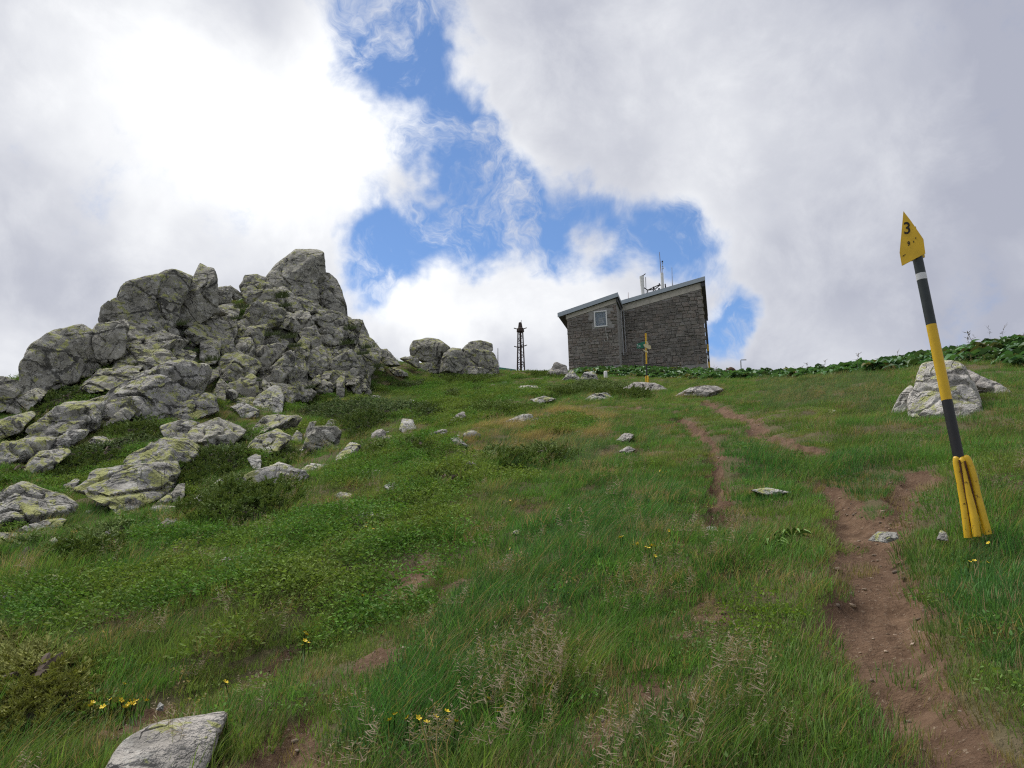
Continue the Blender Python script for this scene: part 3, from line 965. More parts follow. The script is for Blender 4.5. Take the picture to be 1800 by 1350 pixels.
def rock(name, poly, mat, parent=None, d0=None, k=None, bulge=.20, thick=.9, sub=4, seed=0, p=52, rough=1.0, embed=.14, lift=0.0, **props):
    r = np.random.default_rng(seed + 100)
    H2 = hull2(poly)
    H2 = H2.mean(0) + (H2 - H2.mean(0)) * (1.12 if parent is not None else (1.2 if sub == 3 else 1.06))
    ty, by = H2[:, 1].min(), H2[:, 1].max()
    low = H2[H2[:, 1] > by - 0.35 * (by - ty)]
    bx = 0.5 * (low[:, 0].mean() + H2[:, 0].mean()); byy = by - 0.06 * (by - ty)
    if d0 is not None:
        hh_ = hits(bx, byy)[0]
        if np.isfinite(hh_): d0 = min(d0, hh_ * .985)
    if d0 is None:
        d0 = hits(bx, byy)[0]
        if not np.isfinite(d0): d0 = 45.0
        d0 *= .985
    hm = max((by - ty) * d0 / FPX, .05)
    if k is None:
        dt = hits(bx, ty + 0.1 * (by - ty))[0]
        k = .3 if not np.isfinite(dt) else float(np.clip((dt - d0) / hm * .6, .15, 1.15))
    c2 = H2.mean(0)
    H2 = H2.copy()
    if embed: H2[:, 1] += np.where(H2[:, 1] > c2[1], embed * (by - ty), 0)
    dc = rayd(bx, byy)
    B = CAM + dc * d0
    fh = np.array([dc[0], dc[1], 0]); rr = np.array([dc[1], -dc[0], 0]); u = np.array([0, 0, 1.0]) + k * fh; u /= np.linalg.norm(u)
    n = np.cross(rr, u)
    Rv = rayd(H2[:, 0], H2[:, 1])
    tt = ((B - CAM) @ n) / (Rv @ n)
    V3 = CAM + Rv * tt[:, None]
    C = V3.mean(0)
    ab = np.stack([(V3 - C) @ rr, (V3 - C) @ u], -1)
    w, h = np.ptp(ab[:, 0]), np.ptp(ab[:, 1])
    m = min(w, h)
    C = C - n * .12 * m
    N = []; O = []
    for i in range(len(V3)):
        a, b = V3[i], V3[(i + 1) % len(V3)]
        q = np.cross(a - CAM, b - CAM); L = np.linalg.norm(q)
        if L < 1e-9: continue
        q /= L
        if q @ (a - C) < 0: q = -q
        N.append(q); O.append(max(q @ (a - C), .12 * m))
        # chamfer between that side and the front
        if r.uniform() < .4:
            q2 = q * r.uniform(.7, 1.0) + n * r.uniform(.3, .8); q2 /= np.linalg.norm(q2)
            N.append(q2); O.append(max((((V3 - C) @ q2).max() + .1 * m * (q2 @ n)) * r.uniform(.92, 1.03), .2 * m))
    for _ in range(3):
        q = n + rr * r.uniform(-.55, .55) + u * r.uniform(-.35, .5); q /= np.linalg.norm(q)
        N.append(q); O.append((bulge * r.uniform(.8, 1.15) + .12) * m)
    for _ in range(3):                                   # broken corners
        q = r.normal(size=3); q -= min(0, q @ n) * 1.6 * n; q /= np.linalg.norm(q)
        N.append(q); O.append(max((((V3 - C) @ q).max() + bulge * .5 * m * max(0, q @ n)) * r.uniform(.86, 1.0), .2 * m))
    top = n * .45 + np.array([0, 0, 1.0]) * r.uniform(.7, 1) + rr * r.uniform(-.3, .3); top /= np.linalg.norm(top)
    N.append(top); O.append(max(((V3 - C) @ top).max() * r.uniform(.84, .98), .2 * m))
    N.append(-n); O.append(thick * m)
    N = np.array(N); O = np.array(O)
    V, F = ICO[sub]
    D = V[:, 0:1] * rr * w * .5 + V[:, 1:2] * u * h * .5 + V[:, 2:3] * n * m * .5
    D /= np.linalg.norm(D, axis=1)[:, None]
    q = np.clip((D @ N.T) / O, 0, None)
    rad = (q ** p).sum(1) ** (-1 / p) * 1.03
    P = D * rad[:, None]
    s0 = r.uniform(0, 50, 3)
    f1 = pnoise(P / m * 1.3 + s0); f2 = pnoise(P / m * 3.1 + s0); f3 = pnoise(P / m * 7.0 + s0); f4 = pnoise(P / m * 15.0 + s0); f5 = pnoise(P / m * 31.0 + s0)
    groove = -np.clip(.10 - np.abs(pnoise(P / m * 1.7 + s0 + 9)), 0, .1) * .9
    step = np.floor(f2 * 5 + f1 * 2) / 5                  # broken, stepped faces
    disp = m * rough * (.022 * f1 + .022 * f2 + .048 * step + .022 * f3 + .012 * f4 + .006 * f5 + groove)
    P = P + D * disp[:, None]
    P = P + C + np.array([0, 0, lift])
    org = np.array([C[0], C[1], P[:, 2].min()])
    me = mesh_from(name, P - org, F, [mat])
    me.set_sharp_from_angle(angle=math.radians(24))
    o = obj(name, me, parent, **props)
    o.location = org if parent is None else org - np.array(parent.location)
    return o


OUT = [  # pieces of the big outcrop: view, outline, options
    ('A', '245,1070 330,960 520,830 880,760 940,770 950,1100 850,1150 560,1230 400,1330 250,1350 235,1280', dict(d0=26.5, k=.1, sub=5, rough=.7)),
    ('A', '935,800 970,740 1220,715 1250,760 1200,1000 1030,1060 960,1020', dict(d0=26.6, k=.1)),
    ('A', '1000,640 1020,560 1215,440 1290,500 1280,700 1030,725', dict(d0=29, k=.15)),
    ('A', '1215,430 1230,370 1340,310 1490,275 1610,270 1715,210 B155,240 B130,300 B40,500 1650,640 1400,705 1250,690', dict(d0=29.2, k=.2, sub=5, rough=.8)),
    ('A', '1230,720 1400,690 1700,600 1740,680 1640,780 1440,830 1380,800 1240,800', dict(d0=28.6)),
    ('A', '1160,940 1270,810 1400,820 1420,860 1350,960 1230,975', dict(d0=27.2)),
    ('A', '1390,940 1440,850 1700,790 1800,790 1880,860 1750,960 1600,1000 1500,985', dict(d0=27.6)),
    ('A', '1160,1080 1240,980 1480,990 1700,1020 1600,1080 1400,1130 1100,1160', {}),
    ('A', '820,1330 1010,1190 1180,1150 1400,1130 1330,1230 1100,1330 900,1360', {}),
    ('A', '540,1290 640,1235 770,1260 720,1300 560,1320', {}),
    ('A', '-300,1400 -200,1280 0,1270 110,1270 180,1310 220,1360 C220,240 C150,340 C20,400 -200,1600', dict(d0=25.5, k=.2)),
    ('C', '80,430 120,360 300,270 520,180 500,230 260,340 200,470', {}),
    ('C', '-200,640 60,540 300,475 320,520 200,600 -200,760', dict(m='y')),
    ('C', '225,640 350,540 640,400 760,390 1000,400 970,480 900,580 700,680 520,740 440,690', dict(sub=5, m='y')),
    ('C', '820,370 1040,305 1040,345 980,385', dict(sub=3)),
    ('C', '970,520 1010,420 1210,250 1450,100 1750,20 B100,950 B240,980 B275,1050 B240,1110 B150,1200 B60,1200 1660,440 1560,500 1320,530', dict(sub=5, m='y')),
    ('C', '1025,590 1250,420 1310,490 1300,530 1150,560', {}),
    ('C', '1635,540 1660,440 1760,360 B160,1200 B300,1185 B335,1215 B350,1290 D200,400 D20,430', dict(m='y')),
    ('C', '1605,620 D0,500 D90,450 D210,475 D180,540 D110,590 D20,600 1640,690', dict(m='y')),
    ('D', '130,590 190,510 460,405 570,450 595,490 560,540 430,640 330,670 220,680 150,630', dict(sub=5)),
    ('C', '1240,980 1350,880 1650,760 1780,760 D110,600 D200,660 D190,710 D60,780 1700,1000 1350,1020', dict(sub=5, m='y')),
    ('C', '800,1170 1000,1080 1350,1010 1700,990 1720,1080 1620,1220 1350,1330 E1200,400 E1080,330 E1050,250 E900,190', dict(sub=5, m='y')),
    ('C', '-150,960 40,820 250,755 440,735 520,750 450,850 300,920 100,970 -150,1030', dict(m='y')),
    ('C', '440,840 560,750 730,660 850,650 840,690 700,730 640,800 480,860', dict(m='p')),
    ('C', '240,1030 400,880 640,840 700,850 560,930 460,1010 380,1060 310,1080', dict(m='y')),
    ('C', '860,780 940,720 1020,720 1130,770 1050,800 900,810', dict(sub=3, m='y')),
    ('C', '870,640 930,620 990,630 940,660', dict(sub=3, m='p')),
    ('B', '180,270 240,160 280,165 330,220 350,300 355,460 230,540 170,580 60,585 20,530', dict(d0=30.5, k=.15, sub=5, rough=.75)),
    ('B', '360,350 440,335 480,390 470,430 400,435 365,450', dict(d0=33.5)),
    ('B', '430,345 480,330 560,380 570,400 500,420 480,390', dict(d0=34)),
    ('B', '120,660 260,540 330,580 280,740 160,760', dict(d0=29.8)),
    ('B', '290,540 470,450 500,500 490,560 510,640 490,700 300,740', dict(d0=30.4)),
    ('B', '750,265 830,195 990,60 1140,60 1180,80 1200,220 1100,290 940,370 820,330', dict(d0=39, k=.2, sub=5, rough=.75)),
    ('B', '565,300 600,250 710,240 745,270 730,310 660,330 570,370', dict(d0=36)),
    ('B', '570,380 660,320 760,300 830,400 780,450 660,470 640,420', dict(d0=35.5)),
    ('B', '1100,270 1200,225 1270,220 1320,270 1355,390 1380,480 1370,545 1280,530 1180,440 1150,380', dict(d0=38.5, k=.2)),
    ('B', '960,370 1110,280 1150,300 1170,430 1090,450 990,400', dict(d0=37.6)),
    ('B', '960,420 1080,440 1300,530 1250,550 1110,550 1000,510', dict(d0=37.2)),
    ('B', '510,700 530,620 650,480 790,450 850,490 885,540 860,590 720,640 600,670', dict(d0=33, k=.4)),
    ('B', '485,820 510,720 620,660 750,645 740,690 690,790 620,825 500,840', dict(d0=32.2, k=.4)),
    ('B', '690,790 745,690 770,780 720,795', dict(d0=32.6, sub=3)),
    ('B', '360,950 430,870 520,850 540,880 440,990 380,1040 340,1000', dict(d0=29.6)),
    ('B', '410,1100 440,990 540,890 640,880 700,930 695,970 600,1060 520,1110 430,1130', dict(d0=29.4, k=.4)),
    ('B', '430,1140 640,1030 680,1120 690,1170 670,1230 440,1200', dict(d0=28.6, k=.4)),
    ('B', '310,1180 390,1100 425,1140 430,1220 350,1210', dict(d0=27.6)),
    ('B', '260,1090 300,990 370,1000 380,1040 300,1090', dict(d0=28.3)),
    ('B', '640,830 700,800 840,790 890,830 830,890 760,980 710,1030 690,960 650,880', dict(d0=32, k=.4)),
    ('B', '680,1050 780,980 900,870 980,830 970,930 960,980 840,1090 760,1140 700,1180', dict(d0=31, k=.4)),
    ('B', '840,780 900,700 930,710 930,760 880,840', dict(d0=32.8, sub=3)),
    ('B', '900,540 960,520 985,540 930,610 900,640', dict(d0=34.6)),
    ('B', '850,640 890,570 905,650', dict(d0=34.2, sub=3)),
    ('B', '920,640 990,540 1080,530 1150,650 1000,690', dict(d0=35.2, k=.4)),
    ('B', '1110,560 1170,510 1300,540 1400,590 1390,640 1240,665 1170,650', dict(d0=36.6, k=.4)),
    ('B', '1000,690 1140,650 1190,780 1160,810 1100,800 1040,740', dict(d0=34.6, k=.35)),
    ('B', '1170,670 1380,650 1360,720 1340,770 1220,780 1190,760', dict(d0=35.8, k=.35)),
    ('B', '1200,790 1340,775 1320,830 1250,870 1220,840', dict(d0=35.2)),
    ('B', '970,920 1000,800 1040,740 1095,760 1090,850 1000,940', dict(d0=33.2, k=.35)),
    ('B', '1090,850 1190,810 1230,880 1230,950 1180,1030 1130,1040 1090,960', dict(d0=33.6, k=.35)),
    ('B', '1000,990 1060,900 1100,930 1090,980 1030,1010', dict(d0=32.8, sub=3)),
    ('B', '840,1130 940,1040 980,1040 1020,1100 1020,1190 900,1200', dict(d0=31, k=.3)),
    ('B', '840,1110 920,1010 990,960 1010,990 900,1100', dict(d0=31.4, sub=3, m='y')),
    ('B', '1030,1130 1070,1000 1110,1040 1120,1110 1060,1150', dict(d0=31.8)),
    ('B', '1120,1090 1130,1050 1180,1030 1185,1080 1150,1100', dict(d0=32.2, sub=3)),
    ('B', '1195,1100 1250,1060 1280,1110 1200,1120', dict(d0=32.3, sub=3)),
    ('B', '1190,1060 1220,990 1280,1010 1250,1060', dict(d0=32.9, sub=3)),
    ('B', '1260,950 1330,900 1420,830 1490,980 1450,1030 1390,1090 1320,1080 1290,1000', dict(d0=33.8, k=.35)),
    ('B', '1230,950 1260,880 1380,810 1420,820 1300,930', dict(d0=34.6)),
    ('B', '1385,1100 1470,1020 1500,1060 1480,1100', dict(d0=33.2, sub=3)),
    ('B', '1485,1130 1520,1060 1555,1130 1520,1150', dict(d0=33.4, sub=3)),
    ('B', '1400,720 1450,680 1490,740 1470,780', dict(d0=37.5, sub=3)),
    ('B', '1480,830 1510,720 1600,770 1660,850 1600,950 1560,1010 1520,960', dict(d0=37.5, k=.4)),
    ('B', '1400,590 1510,600 1560,700 1500,720 1420,660', dict(d0=40.5, k=.3)),
    ('B', '1430,900 1480,800 1540,960 1560,1030 1500,1010', dict(d0=36)),
    ('B', '1630,870 1660,830 1730,850 1800,930 1700,930', dict(d0=40)),
    ('B', '1640,980 1660,920 1690,990', dict(d0=38, sub=3)),
    ('B', '670,1230 700,1200 820,1120 860,1140 885,1220 870,1280 760,1340 700,1310', dict(m='p')),
    ('D', '485,350 560,305 690,360 680,400 560,415', dict(m='p')),
    ('D', '510,310 515,275 650,265 680,310 690,340 600,310', dict(sub=3)),
    ('D', '640,510 740,420 850,395 800,430 680,530', {}),
    ('D', '670,560 790,460 900,400 960,400 1010,440 950,500 830,530 700,580', {}),
    ('D', '590,680 690,580 850,510 930,510 940,580 850,650 700,690 620,720', dict(m='y')),
    ('D', '615,750 710,690 710,800 670,830', dict(m='p')),
    ('D', '0,640 100,600 200,660 210,700 100,760 0,790', dict(m='y')),
]
outcrop_base = gpt(330, 700)[0]
outcrop = thing('rock_outcrop', tuple(outcrop_base), 'tall jagged granite outcrop with grey lichened boulders on the left skyline', 'rock')
MK = {'y': MROCKY, 'p': MROCKP, 'g': MROCKG, None: MROCK}
for i, (v, s, o) in enumerate(OUT):
    o = dict(o); mt = MK[o.pop('m', None)]
    pg = outline(v, s)
    if 'sub' not in o and np.prod(np.ptp(pg, axis=0)) > 3800: o['sub'] = 5
    rock('boulder', pg, mt, outcrop, seed=i, **o)

# broken blocks that fill the joints between the larger pieces
_fr = np.random.default_rng(44)
_zones = [(outline('P', '470,700 430,660 410,600 430,550 500,500 560,480 600,540 640,600 660,640 640,685 560,690'), 62), (outline('P', '190,640 230,580 330,540 420,540 440,620 420,690 330,660 250,640'), 30)]
for Z, cnt in _zones:
    k = 0
    while k < cnt:
        x_, y_ = _fr.uniform(*[(Z[:, 0].min(), Z[:, 0].max()), (Z[:, 1].min(), Z[:, 1].max())][0]), _fr.uniform(Z[:, 1].min(), Z[:, 1].max())
        if not inpoly(np.array([x_]), np.array([y_]), Z)[0]: continue
        if not np.isfinite(hits(x_, y_ + 12)[0]): k += 1; continue
        rw, rh = _fr.uniform(13, 30), _fr.uniform(11, 24); sk = _fr.uniform(-.6, .1)
        an = np.sort(_fr.uniform(0, 6.28, 7))
        rock('boulder', np.stack([x_ + rw * np.cos(an) - sk * rh * np.sin(an), y_ + rh * np.sin(an)], -1), MROCK, outcrop, seed=700 + k + cnt, sub=3, k=.5, bulge=.25)
        k += 1

LOOSE = [  # view, outline, options, label
    ('E', '-200,480 0,340 80,240 230,170 320,190 480,260 650,330 720,390 700,450 520,510 200,590 150,630 -200,640', dict(sub=5, m='y'), 'large yellow lichened slab at the left edge below the outcrop'),
    ('E', '160,620 350,560 530,520 660,520 560,600 390,660 260,660', dict(m='y'), 'smaller split-off slab under the large yellow lichened slab'),
    ('E', '-100,650 180,660 390,670 250,710 100,740 -100,730', dict(), 'flat grey slab lowest in the cracked stack at the left edge'),
    ('E', '585,240 640,190 740,130 770,150 720,220 600,270', dict(sub=3, m='y'), 'small yellow lichened rock above the grassy hollow on the left'),
    ('E', '930,330 1000,310 1060,330 1140,430 1100,450 980,420', dict(m='g'), 'smooth grey rock leaning against the end of a long slab'),
    ('E', '1495,390 1670,270 1690,320 1590,400', dict(sub=3), 'narrow rock wedged left of the upright pointed stone'),
    ('D', '0,1010 110,930 105,1020 60,1070 E1690,320 E1680,260 E1760,180', dict(), 'upright pointed stone beside the dark juniper hollow'),
    ('E', '1170,490 1280,460 1270,490 1210,505', dict(sub=3, m='p'), 'flat pale stone left of the small upright lichened stone'),
    ('E', '1290,515 1380,435 1400,480 1320,520', dict(sub=3, m='y'), 'small upright lichened stone in the grass below the slabs'),
    ('E', '980,640 1010,590 1090,555 1100,590 1060,620', dict(sub=3, m='p'), 'little pale stone perched above the broad juniper'),
    ('E', '1000,690 1060,640 1160,600 1120,650', dict(sub=3, m='p'), 'narrow pale stone at the top edge of the broad juniper'),
    ('E', '1555,590 1660,520 1770,515 1700,570 1620,620', dict(sub=3, m='g'), 'bluish grey stone left of the dense rounded juniper'),
    ('E', '100,790 150,750 220,755 280,800 150,850 110,830', dict(sub=3), 'small round boulder at the left edge above the juniper strip'),
    ('E', '-80,870 120,840 100,880 -80,910', dict(sub=3, m='p'), 'thin pale slab cut by the left edge of the photo'),
    ('E', '95,1030 170,960 400,880 560,860 600,900 480,980 240,1050 120,1050', dict(), 'tilted grey slab framed by juniper on the lower left'),
    ('E', '370,1180 400,1110 500,1065 600,1090 640,1130 520,1200 400,1240', dict(), 'round grey boulder below the broad juniper on the lower left'),
    ('E', '-80,1260 120,1245 280,1290 150,1330 60,1400 -80,1400', dict(), 'grey rock poking out of the grass at the left edge, lowest of the left rocks'),
    ('D', '950,590 1000,530 1035,560 1030,610', dict(sub=3), 'small rock just left of the big square boulder'),
    ('D', '1050,620 1140,560 1155,500 1310,505 1335,540 1330,600 1280,670 1200,710 1100,680', dict(sub=5, k=.25), 'big square boulder standing in front of the dark juniper bank'),
    ('D', '1215,490 1260,440 1300,450 1290,500', dict(sub=3, m='y'), 'small stone peeping out behind the big square boulder'),
    ('D', '1055,560 1100,470 1150,455 1130,500 1070,580', dict(sub=3), 'slim leaning rock behind the big square boulder'),
    ('D', '1300,790 1320,700 1430,610 1500,650 1440,730', dict(m='p'), 'pale ridged rock to the lower right of the big square boulder'),
    ('D', '1205,735 1290,705 1320,720 1280,750', dict(sub=3, m='p'), 'low pale stone under the big square boulder'),
    ('D', '525,905 700,850 860,780 1000,840 1080,880 1020,960 890,1005 730,960', dict(sub=5, m='s', k=.5, embed=.05), 'wide speckled white slab with yellow lichen behind the rounded juniper'),
    ('D', '1000,840 1130,790 1240,795 1240,820 1080,870', dict(m='s'), 'thin pale slab joining the right end of the speckled white slab'),
    ('D', '100,1130 270,990 250,1080 200,1170 110,1180', dict(m='p'), 'pale rock at the left side of the dense rounded juniper'),
    ('D', '340,945 400,910 450,920 500,930 420,950', dict(sub=3, m='p'), 'small grey stone behind the dense rounded juniper'),
    ('G', '720,150 760,90 870,70 940,80 1025,140 980,190 960,260 880,275 800,210 740,200', dict(d0=46, k=.1, sub=5, rough=.6, embed=0), 'largest rounded summit boulder tilting on the skyline, leftmost of the group'),
    ('G', '770,270 870,265 985,285 975,330 830,320', dict(d0=46.5, k=.1, sub=3), 'low dark rock under the tilted summit boulder'),
    ('G', '970,260 990,180 1060,150 1120,155 1150,220 1140,280 1080,320 970,320', dict(d0=45, k=.1, rough=.7), 'middle dark boulder of the summit group on the skyline'),
    ('G', '1140,160 1200,95 1280,85 1300,105 1365,110 1370,160 1340,180 1250,160 1150,180', dict(d0=47, k=.1, rough=.8, embed=0), 'flat-topped boulder lying on the right hand summit boulder'),
    ('G', '1150,200 1180,165 1260,145 1380,180 1415,270 1410,330 1250,320 1170,270', dict(d0=46.5, k=.1, sub=5, rough=.7), 'right hand rounded summit boulder on the skyline'),
    ('G', '1100,335 1160,285 1240,290 1400,320 1400,345', dict(d0=45), 'low slab at the foot of the right hand summit boulder'),
    ('G', '645,230 690,210 780,210 800,280 770,285 740,260', dict(d0=44), 'angular rock just left of the summit boulders'),
    ('G', '460,190 480,165 540,160 640,260 560,275 500,230', dict(d0=41), 'grey rock on the grassy shoulder right of the outcrop cliff'),
    ('G', '540,290 570,285 700,330 700,350 600,345', dict(m='p'), 'flat pale slab on the shoulder between the outcrop and the summit boulders'),
    ('G', '380,560 420,520 490,530 470,560', dict(sub=3, m='g'), 'small grey rock at the top edge of the wide dark juniper bank'),
    ('G', '650,770 670,700 740,720 760,770 680,790', dict(sub=3, m='p'), 'pale rock breaking through the wide dark juniper bank'),
    ('G', '1000,745 1100,670 1150,640 1160,700 1100,740', dict(m='g'), 'pointed grey rock in the green shrubs of mid slope'),
    ('G', '1480,715 1620,665 1680,680 1530,730', dict(sub=3, m='p'), 'long flat pale rock at the top of the dry grass'),
    ('G', '830,870 900,820 970,785 1010,800 920,850', dict(m='g'), 'slanting ridge of grey rock left of the dry grass'),
    ('G', '1050,860 1090,850 1190,915 1110,910', dict(sub=3, m='p'), 'small pale rock at the lower left of the dry grass'),
    ('G', '420,860 430,800 500,785 530,820 520,850', dict(m='g'), 'round grey stone at the lower edge of the wide dark juniper bank'),
    ('G', '505,855 550,830 600,855 540,880', dict(sub=3, m='y'), 'yellow lichened stone beside the round grey stone'),
    ('G', '310,1190 340,1120 440,1110 540,1120 530,1150 470,1190', dict(m='p'), 'flat white rock with a dark cleft left of the middle slope'),
    ('G', '530,1240 580,1210 690,1250 580,1270', dict(sub=3, m='p'), 'low white stone below the rock with the dark cleft'),
    ('G', '140,1310 180,1285 250,1300 240,1330 170,1330', dict(sub=3, m='p'), 'small grey stone in the grass right of the dense rounded juniper'),
    ('G', '830,1130 860,1090 960,1080 930,1140', dict(sub=3, m='p'), 'white stone at the left end of the spreading juniper in mid slope'),
    ('G', '1060,1150 1130,1070 1200,1040 1290,1100 1290,1120 1160,1160', dict(m='s'), 'speckled white rock under the spreading juniper in mid slope'),
    ('G', '0,1070 70,1065 60,1095 0,1095', dict(sub=3, m='p'), 'flat pale stone right of the speckled white slab'),
    ('P', '600,928 622,908 650,900 692,905 700,918 650,930', dict(m='s'), 'low white rock capped by a small flat juniper'),
    ('P', '375,998 400,980 425,978 410,992', dict(sub=3, m='p'), 'small pale wedge of rock alone in the left meadow'),
    ('P', '165,1370 215,1308 270,1275 392,1256 350,1290 330,1340 328,1400 200,1420', dict(sub=5, m='g', rough=.28, k=.75, bulge=.3, p=16), 'smooth grey boulder at the bottom left edge of the photo'),
    ('T', '420,900 440,830 600,660 560,560 600,540 680,570 840,515 980,540 1090,630 1150,780 1220,900 1300,1080 1230,1150 1130,1130 960,1050 560,1070 440,1060', dict(sub=5, m='s2', k=.8, rough=.6), 'large pale boulder behind the leaning yellow and black marker pole'),
    ('T', '170,1110 210,1010 300,890 400,800 430,830 420,1070 300,1090', dict(m='s2', k=.5, rough=.7), 'left lobe split off the large pale boulder'),
    ('T', '1060,640 1110,620 1320,720 1675,870 1660,900 1400,890 1200,850 1130,760', dict(m='g', k=.6), 'long grey slab running right from the large pale boulder'),
    ('T', '520,1120 600,1080 820,1055 1040,1060 1130,1140 1100,1200 900,1180 700,1160', dict(m='s2', k=.3, d0=15.0), 'low front ledge of the large pale boulder'),
    ('P', '1183,697 1215,682 1255,679 1270,687 1240,699', dict(m='g', bulge=.25), 'smooth flat slab above the start of the upper trail'),
    ('P', '1098,681 1120,671 1150,673 1175,684 1150,688', dict(m='g', bulge=.25), 'low grey slab around the foot of the signpost'),
    ('P', '1020,706 1045,692 1068,692 1082,706', dict(m='p'), 'pale rock below the flat juniper near the signpost'),
    ('P', '960,658 978,637 995,645 1000,662', dict(m='g'), 'grey rock on the skyline left of the stone building, tallest of three'),
    ('P', '985,670 1005,650 1022,668', dict(m='p'), 'pale rock in the middle of three rocks left of the white marker'),
    ('P', '1018,669 1028,655 1045,653 1052,668', dict(m='p'), 'squat rock just left of the white marker post'),
    ('P', '915,680 935,678 970,686 955,688', dict(sub=3, m='p'), 'thin flat stone in the grass below the lattice tower'),
    ('P', '1085,772 1100,762 1112,765 1102,775', dict(sub=3, m='g'), 'small grey stone in the grass left of the gully'),
    ('P', '935,702 958,698 975,702 950,708', dict(sub=3, m='p'), 'small pale stone in the upper meadow below the thin flat stone'),
    ('P', '1090,792 1105,785 1115,790 1105,796', dict(sub=3, m='g'), 'little bluish stone left of the gully, lower of two'),
    ('P', '1531,947 1545,936 1572,937 1576,944 1560,950', dict(sub=3, m='p', k=.8, d0=6.15), 'flat pale stone bedded in the trail'),
    ('P', '1238,934 1248,925 1262,928 1258,936', dict(sub=3, m='p'), 'small white stone at the lower end of the gully'),
    ('P', '1325,862 1350,858 1386,864 1350,868', dict(sub=3, m='p'), 'thin pale slab in the grass between gully and trail'),
    ('P', '900,936 910,930 918,936 910,941', dict(sub=3, m='p'), 'small pinkish stone in the middle of the meadow'),
    ('P', '1648,946 1654,933 1663,938 1665,947', dict(sub=3, m='g'), 'small grey stone at the foot of the leaning marker pole'),
    ('P', '1448,724 1458,720 1470,722 1460,726', dict(sub=3, m='p'), 'small white stone in the grass left of the large pale boulder'),
    ('P', '275,1246 281,1235 287,1240 286,1247', dict(sub=3, m='p', rough=.6), 'tiny white pebble on the bare earth above the bottom left boulder'),
]
MK['s'] = rock_material('granite_white_speckled', base=(0.50, 0.48, 0.44), lichen=0.75)
MK['s2'] = rock_material('granite_white', base=(0.54, 0.515, 0.47), lichen=0.4, joints=.6, spots=.45)
for i, (v, s, o, lb) in enumerate(LOOSE):
    o = dict(o); mt = MK[o.pop('m', None)]
    rock('boulder' if i < 3 or o.get('sub') == 5 else 'rock', outline(v, s), mt, None, seed=300 + i, label=lb, category='rock', group='loose rocks on the slope', **o)

# ------------------------------------------------------------------ stone summit building
BAZ = math.radians(15)
BX = np.array([math.cos(BAZ), -math.sin(BAZ), 0]); BY = np.array([math.sin(BAZ), math.cos(BAZ), 0]); BZ = np.array([0, 0, 1.0])
_r = rayd(1045, 640); BO = CAM + _r * 57.0                                   # a point on the annex front


def bxy(px, py, dep):
    """(x, z) in the facade plane that lies dep metres behind the annex front"""
    D = rayd(px, py); P0 = BO + BY * dep
    tt = ((P0 - CAM) @ BY) / (D @ BY); Q = CAM + D * tt - BO
    return float(Q @ BX), float(Q[2])


M_MORTAR = simple('mortar', (0.27, 0.26, 0.24), .95, nz=.2, scale=6, bump=.3)
M_CONC = simple('concrete_band', (0.42, 0.39, 0.33), .9, nz=.2, scale=3.5, bump=.2)
M_ZINC = simple('zinc_roof_edge', (0.30, 0.34, 0.36), .45, metal=.35, nz=.06, scale=2)
M_SOFFIT = simple('dark_soffit', (0.055, 0.055, 0.055), .85, nz=.1, scale=4)
M_WHITE = simple('white_frame', (0.62, 0.62, 0.60), .5, nz=.05)
M_CURTAIN = simple('net_curtain', (0.40, 0.46, 0.52), .9, nz=.1, scale=9)
M_PIPE = simple('grey_pipe', (0.30, 0.30, 0.30), .5, nz=.08)
M_DARKMETAL = simple('dark_steel', (0.030, 0.026, 0.024), .6, metal=.3, nz=.15)
M_YEL = simple('yellow_paint', (0.60, 0.375, 0.015), .5, nz=.12, scale=14, spec=.35, rust=.065)
M_YEL2 = simple('yellow_enamel', (0.60, 0.375, 0.015), .5, nz=.12, scale=17, spec=.35, rust=.095)
M_BLK = simple('dark_green_black_paint', (0.024, 0.032, 0.032), .55, nz=.22, spec=.35, rust=.05)
M_BLK2 = simple('black_paint', (0.020, 0.020, 0.021), .55, nz=.22, spec=.35, rust=.06)


def stone_material():
    m, t, bs = material('weathered_stone')
    oi = t.new('ShaderNodeObjectInfo'); pos = t.new('ShaderNodeNewGeometry').outputs['Position']
    n1 = t.noise(pos, 5, 5, .65); n2 = t.noise(pos, 24, 4, .6)
    c = t.mix(oi.outputs['Random'], (0.120, 0.106, 0.090), (0.225, 0.203, 0.176))
    c = t.mix(t.ramp(t.math('FRACT', t.math('MULTIPLY', oi.outputs['Random'], 17.3)), .62, .68, 0, .4), c, (0.22, 0.165, 0.13))
    c = t.mix(t.ramp(n1, .4, .65, 0, .6), c, (0.29, 0.27, 0.24))
    c = t.mix(t.ramp(t.noise(pos, .55, 4, .6), .42, .62, 0, .45), c, (0.085, 0.078, 0.068))
    c = t.mix(t.ramp(n2, .5, .75, 0, .6), c, (0.085, 0.08, 0.072))
    t.put(bs.inputs['Base Color'], c); bs.inputs['Roughness'].default_value = .95
    b = t.new('ShaderNodeBump'); b.inputs['Strength'].default_value = .7; b.inputs['Distance'].default_value = .04
    t.put(b.inputs['Height'], t.math('ADD', n1, n2)); t.put(bs.inputs['Normal'], b.outputs[0])
    return m


